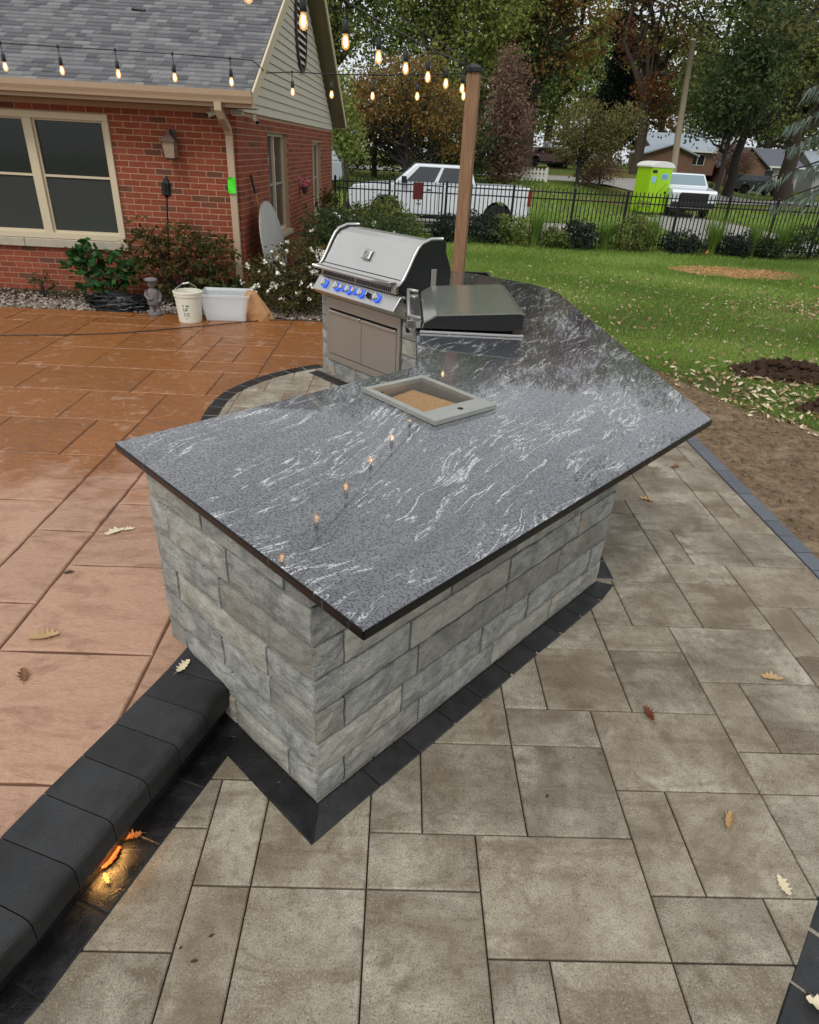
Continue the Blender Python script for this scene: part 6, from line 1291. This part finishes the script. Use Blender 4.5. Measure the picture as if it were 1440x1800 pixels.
obj('trunk', e, 'bark_dark', t); link('crown', polymesh('crown', np.array(V), np.array(F_), np.array(rv), 'leaf_greygreen'), t)
# oak limb reaching in over the top right corner
t = thing('overhanging_oak', 'oak limb with brown green leaves reaching in at the top right', 'tree', (5.6, 7.2, 0), 0)
e = MB(); e.tube([(0, 0, 0), (0, 0, 2.2), (-.1, 0, 4.2)], [.22, .18, .14], 10); L = (5.6, 7.2, 0); tips = [(-2.0, -.2, 3.7), (-2.6, .6, 3.75), (-1.6, .9, 3.45), (-1.1, .2, 3.7), (-2.2, 1.6, 4.3), (-1.2, -.9, 4.1), (1, 1, 4.6), (1.4, -1, 4.9), (-2.9, -.6, 4.2), (-3.2, .4, 4.4)]
branchy(e, (-.1, 0, 3.9), tips, .05, .008, 6, .25); obj('trunk', e, 'bark_dark', t)
foliage('crown', [(L[0] + a, L[1] + b, c + .12, .5, .5, .2) for a, b, c in tips] + [(L[0] - 1.5, L[1] + .3, 4.5, 1.4, 1.2, .5)], 5200, .062, 'leaf_olive', t, .12, 16, .2, .5)

# ------------------------------------------------------------------ lawn grass
def lawn_ok(x, y):
    """true where grass grows"""
    e_ = np.interp(y, [-3, 2, 4.2, 5.3, 5.9, 6.25, 6.75, 7.3, 7.75, 8.3], [4.7, 4.7, 4.6, 4.3, 3.95, 3.6, 3.42, 3.2, 2.98, 2.7]); return (x > e_) | ((y > 8.3) & (x > 1.0))
N_ = 330000; gy_ = 4.2 + 15.3 * nrg.beta(1.15, 1.6, N_); gx_ = nrg.uniform(.8, 14.5, N_) ; gx_ = np.where(gy_ < 9, nrg.uniform(2.4, 8.5, N_), gx_)
w_ = np.sin(gx_ * 3.1 + 2 * np.sin(gy_ * 2.3)) * .1 + nrg.normal(size=N_) * .07
keep = lawn_ok(gx_ - w_, gy_) & ~((gx_ < 1.6) & (gy_ < 8.3))
def blob(x, y, cx, cy, rx, ry): return ((x - cx) / rx) ** 2 + ((y - cy) / ry) ** 2 + .35 * np.sin(x * 7 + y * 3) + .25 * np.sin(y * 11 - x * 5)
keep &= ~((blob(gx_, gy_, 7.9, 16.0, 1.55, .85) < .85) & (nrg.random(N_) < .93)); keep &= ~((blob(gx_, gy_, 7.6, 11.6, 1.1, .5) < .7) & (nrg.random(N_) < .55)); keep &= ~((blob(gx_, gy_, 9.6, 14.3, .9, .3) < .7) & (nrg.random(N_) < .7))
keep &= ~((blob(gx_, gy_, 4.75, 7.6, .75, .42) < 1.0)); keep &= ~((blob(gx_, gy_, 3.5, 6.9, .5, .45) < .8) & (nrg.random(N_) < .75)); keep &= ~((blob(gx_, gy_, 4.3, 5.4, .5, .6) < .9) & (nrg.random(N_) < .8))
gx_, gy_ = gx_[keep], gy_[keep]; N_ = len(gx_); sc = np.clip(gy_ / 9, .8, 2.2)
patch = .5 + .25 * np.sin(gx_ * 1.3 + 1.7 * np.sin(gy_ * .9)) + .2 * np.sin(gy_ * 2.1 + gx_ * .6); h = nrg.uniform(.028, .06, N_) * (.8 + .5 * patch) * np.clip(gy_ / 14, .8, 1.25); a = nrg.uniform(0, 2 * pi, N_); wd = .0032 * sc; le = nrg.uniform(.1, .95, N_) * h; b = nrg.uniform(0, 2 * pi, N_)
base_ = np.stack([gx_, gy_, np.full(N_, -.014)], 1); sv_ = np.stack([np.cos(a), np.sin(a), 0 * a], 1) * wd[:, None]; tip = base_ + np.stack([le * np.cos(b), le * np.sin(b), h], 1)
V = np.stack([base_ - sv_, base_ + sv_, tip + sv_ * .25, tip - sv_ * .25], 1).reshape(-1, 3); tone = np.clip(nrg.uniform(0, 1, N_) * .55 + patch * .5 - .05, 0, 1)
o = link('lawn_grass', polymesh('lawn_grass', V, np.arange(N_ * 4).reshape(-1, 4), np.repeat(tone, 4), 'grass_blade')); tag(o, 'short green lawn grass between the island and the iron fence', None, None, 'stuff')
# far rough grass right behind the fence
N_ = 90000; gy_ = 19.8 + 20 * nrg.beta(1, 2, N_); gx_ = gy_ * nrg.uniform(-.12, .85, N_); keep = ~((gx_ < 6.3) & (gy_ > 20.8) & (gy_ < 26.5)) & ~((gx_ > 9.4) & (gx_ < 15) & (gy_ < 38)); gx_, gy_ = gx_[keep], gy_[keep]; N_ = len(gx_)
h = nrg.uniform(.08, .2, N_); a = nrg.uniform(0, 2 * pi, N_); b = nrg.uniform(0, 2 * pi, N_); zz_ = np.array([gz(x, y) for x, y in zip(gx_, gy_)]); base_ = np.stack([gx_, gy_, zz_], 1); sv_ = np.stack([np.cos(a), np.sin(a), 0 * a], 1) * .02; tip = base_ + np.stack([h * .6 * np.cos(b), h * .6 * np.sin(b), h], 1)
V = np.stack([base_ - sv_, base_ + sv_, tip + sv_ * .2, tip - sv_ * .2], 1).reshape(-1, 3); o = link('rough_grass', polymesh('rough_grass', V, np.arange(N_ * 4).reshape(-1, 4), np.repeat(nrg.uniform(0, 1, N_), 4), 'grass_blade')); tag(o, 'rough grass on the verge beyond the iron fence', None, None, 'stuff')
# wood chips and straw patch
N_ = 6000; an = nrg.uniform(0, 2 * pi, N_); rr_ = np.sqrt(nrg.random(N_)); cx = 7.9 + 1.6 * rr_ * np.cos(an); cy = 16.0 + .85 * rr_ * np.sin(an)
k2 = nrg.random(N_) < .12; cx = np.where(k2, 9.6 + .9 * rr_ * np.cos(an), cx); cy = np.where(k2, 14.3 + .3 * rr_ * np.sin(an), cy)
C_ = np.stack([cx, cy, nrg.uniform(0, .012, N_)], 1); V, F_ = leafquads(C_, .07, .92, .3); o = link('wood_chips', polymesh('wood_chips', V, F_, nrg.uniform(0, 1, len(V)), 'leaf_orange')); o.data.materials[0] = M['straw_chip']; tag(o, 'tan wood chips covering a bare patch in the lawn', None, None, 'stuff')
struct('chip_patch', MB().prism([(7.9 + 1.5 * (1 + .12 * sin(5 * t)) * cos(t), 16 + .78 * (1 + .15 * sin(3 * t)) * sin(t)) for t in np.linspace(0, 2 * pi, 26)[:-1]], -.03, -.005), 'straw_chip')
# dug-up clods
def clod(label, loc, rx, ry, h, n_, s):
    r_ = random.Random(s); e = MB(); 
    for k in range(n_):
        a = r_.uniform(0, 2 * pi); q = sqrt(r_.random()); x, y = rx * q * cos(a), ry * q * sin(a); z = h * (1 - q * q) * r_.uniform(.3, 1.7); s_ = .014 + .05 * r_.random() ** 2
        V_ = IV * np.array([[r_.uniform(.6, 1.3)] for _ in range(12)]) * s_ * np.array([1.4, 1, 1.1]) + np.array([x, y, z]); e.add(V_, [tuple(f) for f in IF])
    e.lathe([(1, -.02), (.8, h * .35), (.4, h * .75), (.05, h * .9)], 16, (0, 0, 0), rx, ry)
    o_ = obj('soil_heap', e, 'dark_clod', None, loc=loc); tag(o_, label, None, None, 'stuff')
clod('dark dug-up turf and soil lying across the lawn', (4.72, 7.62, -.01), .68, .34, .10, 420, 1); clod('second heap of dark soil nearer the bare strip', (4.55, 6.35, -.01), .38, .13, .08, 150, 2); clod('third lump of soil at the edge of the picture', (5.35, 7.2, -.01), .35, .25, .1, 150, 4)
# little stones and crumbs in the soil strip
N_ = 2600; px = nrg.uniform(2.8, 4.6, N_); py = nrg.uniform(1.5, 7.6, N_); sz = .004 + .022 * nrg.random(N_) ** 3; V = (IV[None] * sz[:, None, None] + np.stack([px, py, np.full(N_, -.004)], 1)[:, None]); F_ = (IF[None] + (np.arange(N_) * 12)[:, None, None]).reshape(-1, 3); o = link('soil_crumbs', polymesh('soil_crumbs', V.reshape(-1, 3), F_, np.repeat(nrg.uniform(0, 1, N_), 12), 'gravel')); o.data.materials[0] = M['soil']; tag(o, 'small stones and crumbs on the bare soil strip', None, None, 'stuff')
# ------------------------------------------------------------------ fallen leaves
def leafmesh(mat, sd, lobes=4, curl=.25, s=1.):
    """lobed oak leaf, midrib along +x, curled"""
    r_ = random.Random(sd); up = []; n_ = lobes * 2 + 2
    for k in range(n_ + 1):
        u = k / n_; w = (.34 * sin(pi * min(1, u * .92 + .06)) ** .8) * (1.0 if k % 2 else .48); up.append((u, w * r_.uniform(.85, 1.12)))
    up[0] = (0, .02); up[-1] = (1, .03)
    def z(x, y): return curl * (.35 * (x - .5) ** 2 * 2 + 1.1 * y * y * 4 * (.4 + x)) + .05 * sin(9 * x + sd) * abs(y) * 2
    v = []; f = []
    for (x, w) in up:
        for y in (-w, -w * .45, 0, w * .45, w): v.append(((x - .5), y * (1 - curl * .3), z(x, y)))
    for k in range(n_):
        for j in range(4): a = k * 5 + j; f.append((a, a + 5, a + 6, a + 1))
    e = MB().add(v, f); e.tube([(-.5, 0, z(0, 0)), (-.62, .02, z(0, 0) + .02), (-.72, .05, .03)], .008, 4); mn = min(q[2] for q in e.v); e.xf(lambda a, b, c: (a * s, b * s, (c - mn) * s)); return mesh('fallen_leaf', e, mat)
LV = [('leaf_pale', (-1.56, 3.13, ZS + .002), .13, 40, .25, 'pale folded leaf lying by itself on the orange patio'), ('leaf_pale', (-1.50, 3.16, ZS + .002), .09, 200, .3, 'smaller pale leaf touching the folded one on the patio'),
      ('leaf_tan', (-1.52, 2.23, ZS + .002), .15, 15, .45, 'large tan oak leaf on the patio near the left edge'), ('leaf_brown', (-1.485, 1.99, ZS + .002), .10, 120, .6, 'curled brown leaf on the patio below the larger one'),
      ('leaf_pale', (-.857, 2.07, ZS + .006), .095, 70, .35, 'pale lobed leaf on top of the black coping'), ('leaf_brown', (2.294, 4.76, .002), .10, 10, .7, 'brown curled leaf on the farthest tan pavers'),
      ('leaf_tan', (1.868, 4.165, .002), .12, 330, .5, 'tan leaf on the pavers right of the island end'), ('leaf_tan', (1.883, 2.335, .002), .12, 350, .35, 'tan leaf on the pavers at the right edge'),
      ('leaf_rust', (1.187, 2.072, .002), .10, 100, .8, 'dark rust red leaf on the pavers in front of the island'), ('leaf_tan', (1.32, 1.548, .002), .10, 60, .9, 'tightly curled leaf on a large tan paver'),
      ('leaf_pale', (1.406, 1.307, .002), .085, 95, .3, 'small pale smooth leaf near the dark corner border'), ('leaf_pale', (1.335, .93, .018), .13, 150, .3, 'big pale leaf on the dark border in the near corner'),
      ('leaf_dark', (-.508, 1.106, .002), .022, 30, .3, 'tiny black leaf scrap on the pavers beside the step'), ('leaf_dark', (-.54, 1.033, .002), .026, 10, .3, 'tiny dark heart shaped scrap on the pavers'), ('leaf_dark', (-.592, 1.069, .002), .016, 50, .3, 'smallest dark speck of leaf on the pavers'), ('leaf_dark', (.646, 1.638, .002), .022, 50, .3, 'dark seed on the middle of a square paver'),
      ('leaf_rust', (-.905, 1.34, .010), .10, 70, .6, 'brown leaf lit orange by the step light'), ('leaf_brown', (-.87, 1.42, .010), .085, 200, .5, 'second leaf lit orange beside the step light'), ('leaf_tan', (-.895, 1.27, .012), .05, 130, .5, 'small curled leaf just below the step light'), ('leaf_dark', (-1.22, 4.55, ZS + .006), .07, 20, .8, 'dark curled leaf on the pale pavers inside the curve'), ('leaf_dark', (-1.63, 2.72, ZS + .002), .06, 20, .6, 'brown leaf scraps by a patio joint at the left')]
for i, (m_, L, s_, az, cu, lb) in enumerate(LV): o = link('fallen_leaf', leafmesh(m_, 10 + i, 3 + i % 3, cu, s_ * .86), None, L, (0, 0, radians(az))); tag(o, lb, 'leaf', 'fallen leaves on the paving')
base_l = [leafmesh(m_, 60 + k, 3 + k % 3, .3 + .1 * (k % 4)) for k, m_ in enumerate(['leaf_pale', 'leaf_tan', 'leaf_pale', 'leaf_brown', 'leaf_pale', 'leaf_tan', 'leaf_pale', 'leaf_pale'])]
spots = []
while len(spots) < 3200:
    y = 5.2 + 13 * rng.betavariate(1.1, 2.2); x = rng.uniform(1.6, 12); q = rng.random()
    if q < .12: x, y = rng.gauss(7.6, .9), rng.gauss(11.6, .5)
    elif q < .155: x, y = rng.gauss(3.8, .5), rng.gauss(6.9, .4)
    elif q < .17: x, y = rng.gauss(4.3, .5), rng.gauss(6.0, .3)
    if not lawn_ok(x + .25, y) or x < 1.7 and y < 9 or x > y * .75 + .8: continue
    if y > 14 and rng.random() < .4: continue
    spots.append((x, y, U(.04, .082)))
spots.sort(key=lambda q: -q[2] / q[1])
for k, (x, y, s_) in enumerate(spots[:285]):
    o = link('fallen_leaf', base_l[k % 8], None, (x, y, .028 if lawn_ok(x - .15, y) else 0), (U(-.5, .5), U(-.5, .5), U(0, 6.28))); o.scale = (s_,) * 3; 
    colr = {0: 'pale', 1: 'tan', 2: 'cream', 3: 'brown', 4: 'whitish', 5: 'dull tan', 6: 'pale buff', 7: 'light'}[k % 8]
    zone = 'in the drift beside the bare soil' if abs(x - 3.75) < .6 and y < 7.8 else 'near the dug-up turf' if hypot(x - 4.7, y - 7.4) < 1.3 else 'on the strip of lawn next to the granite corner' if y < 8.5 else 'in the thick scatter below the wood chips' if hypot(x - 7.6, y - 11.6) < 1.6 else 'on the lawn behind the black griddle' if x < 3.4 else 'near the wood chip patch' if y > 13.5 else 'on the middle of the open lawn' if x < 6 else 'on the lawn towards the right edge'
    tag(o, f'{"small" if s_ < .06 else "large" if s_ > .082 else "medium"} {colr} dry leaf {zone}', 'leaf', 'fallen leaves scattered over the lawn')
C_ = np.array([(x, y, U(.03, .05)) for x, y, s_ in spots[285:]]); V, F_ = leafquads(C_, .062, .55, .5); o = link('leaf_litter', polymesh('leaf_litter', V, F_, np.repeat(nrg.uniform(0, 1, len(C_)), 4), 'dry_leaf')); tag(o, 'smaller dry leaves strewn over the far lawn', None, None, 'stuff')
# leaf litter beyond the fence and in the bed
C_ = np.array([(U(-1.9, 0.3), U(8.6, 9.4), ZS + U(-.01, .02)) for _ in range(90)]); V, F_ = leafquads(C_, .05, .7, .6); o = link('bed_litter', polymesh('bed_litter', V, F_, np.repeat(nrg.uniform(0, 1, len(C_)), 4), 'dry_leaf')); tag(o, 'dry leaves caught in the gravel bed', None, None, 'stuff')
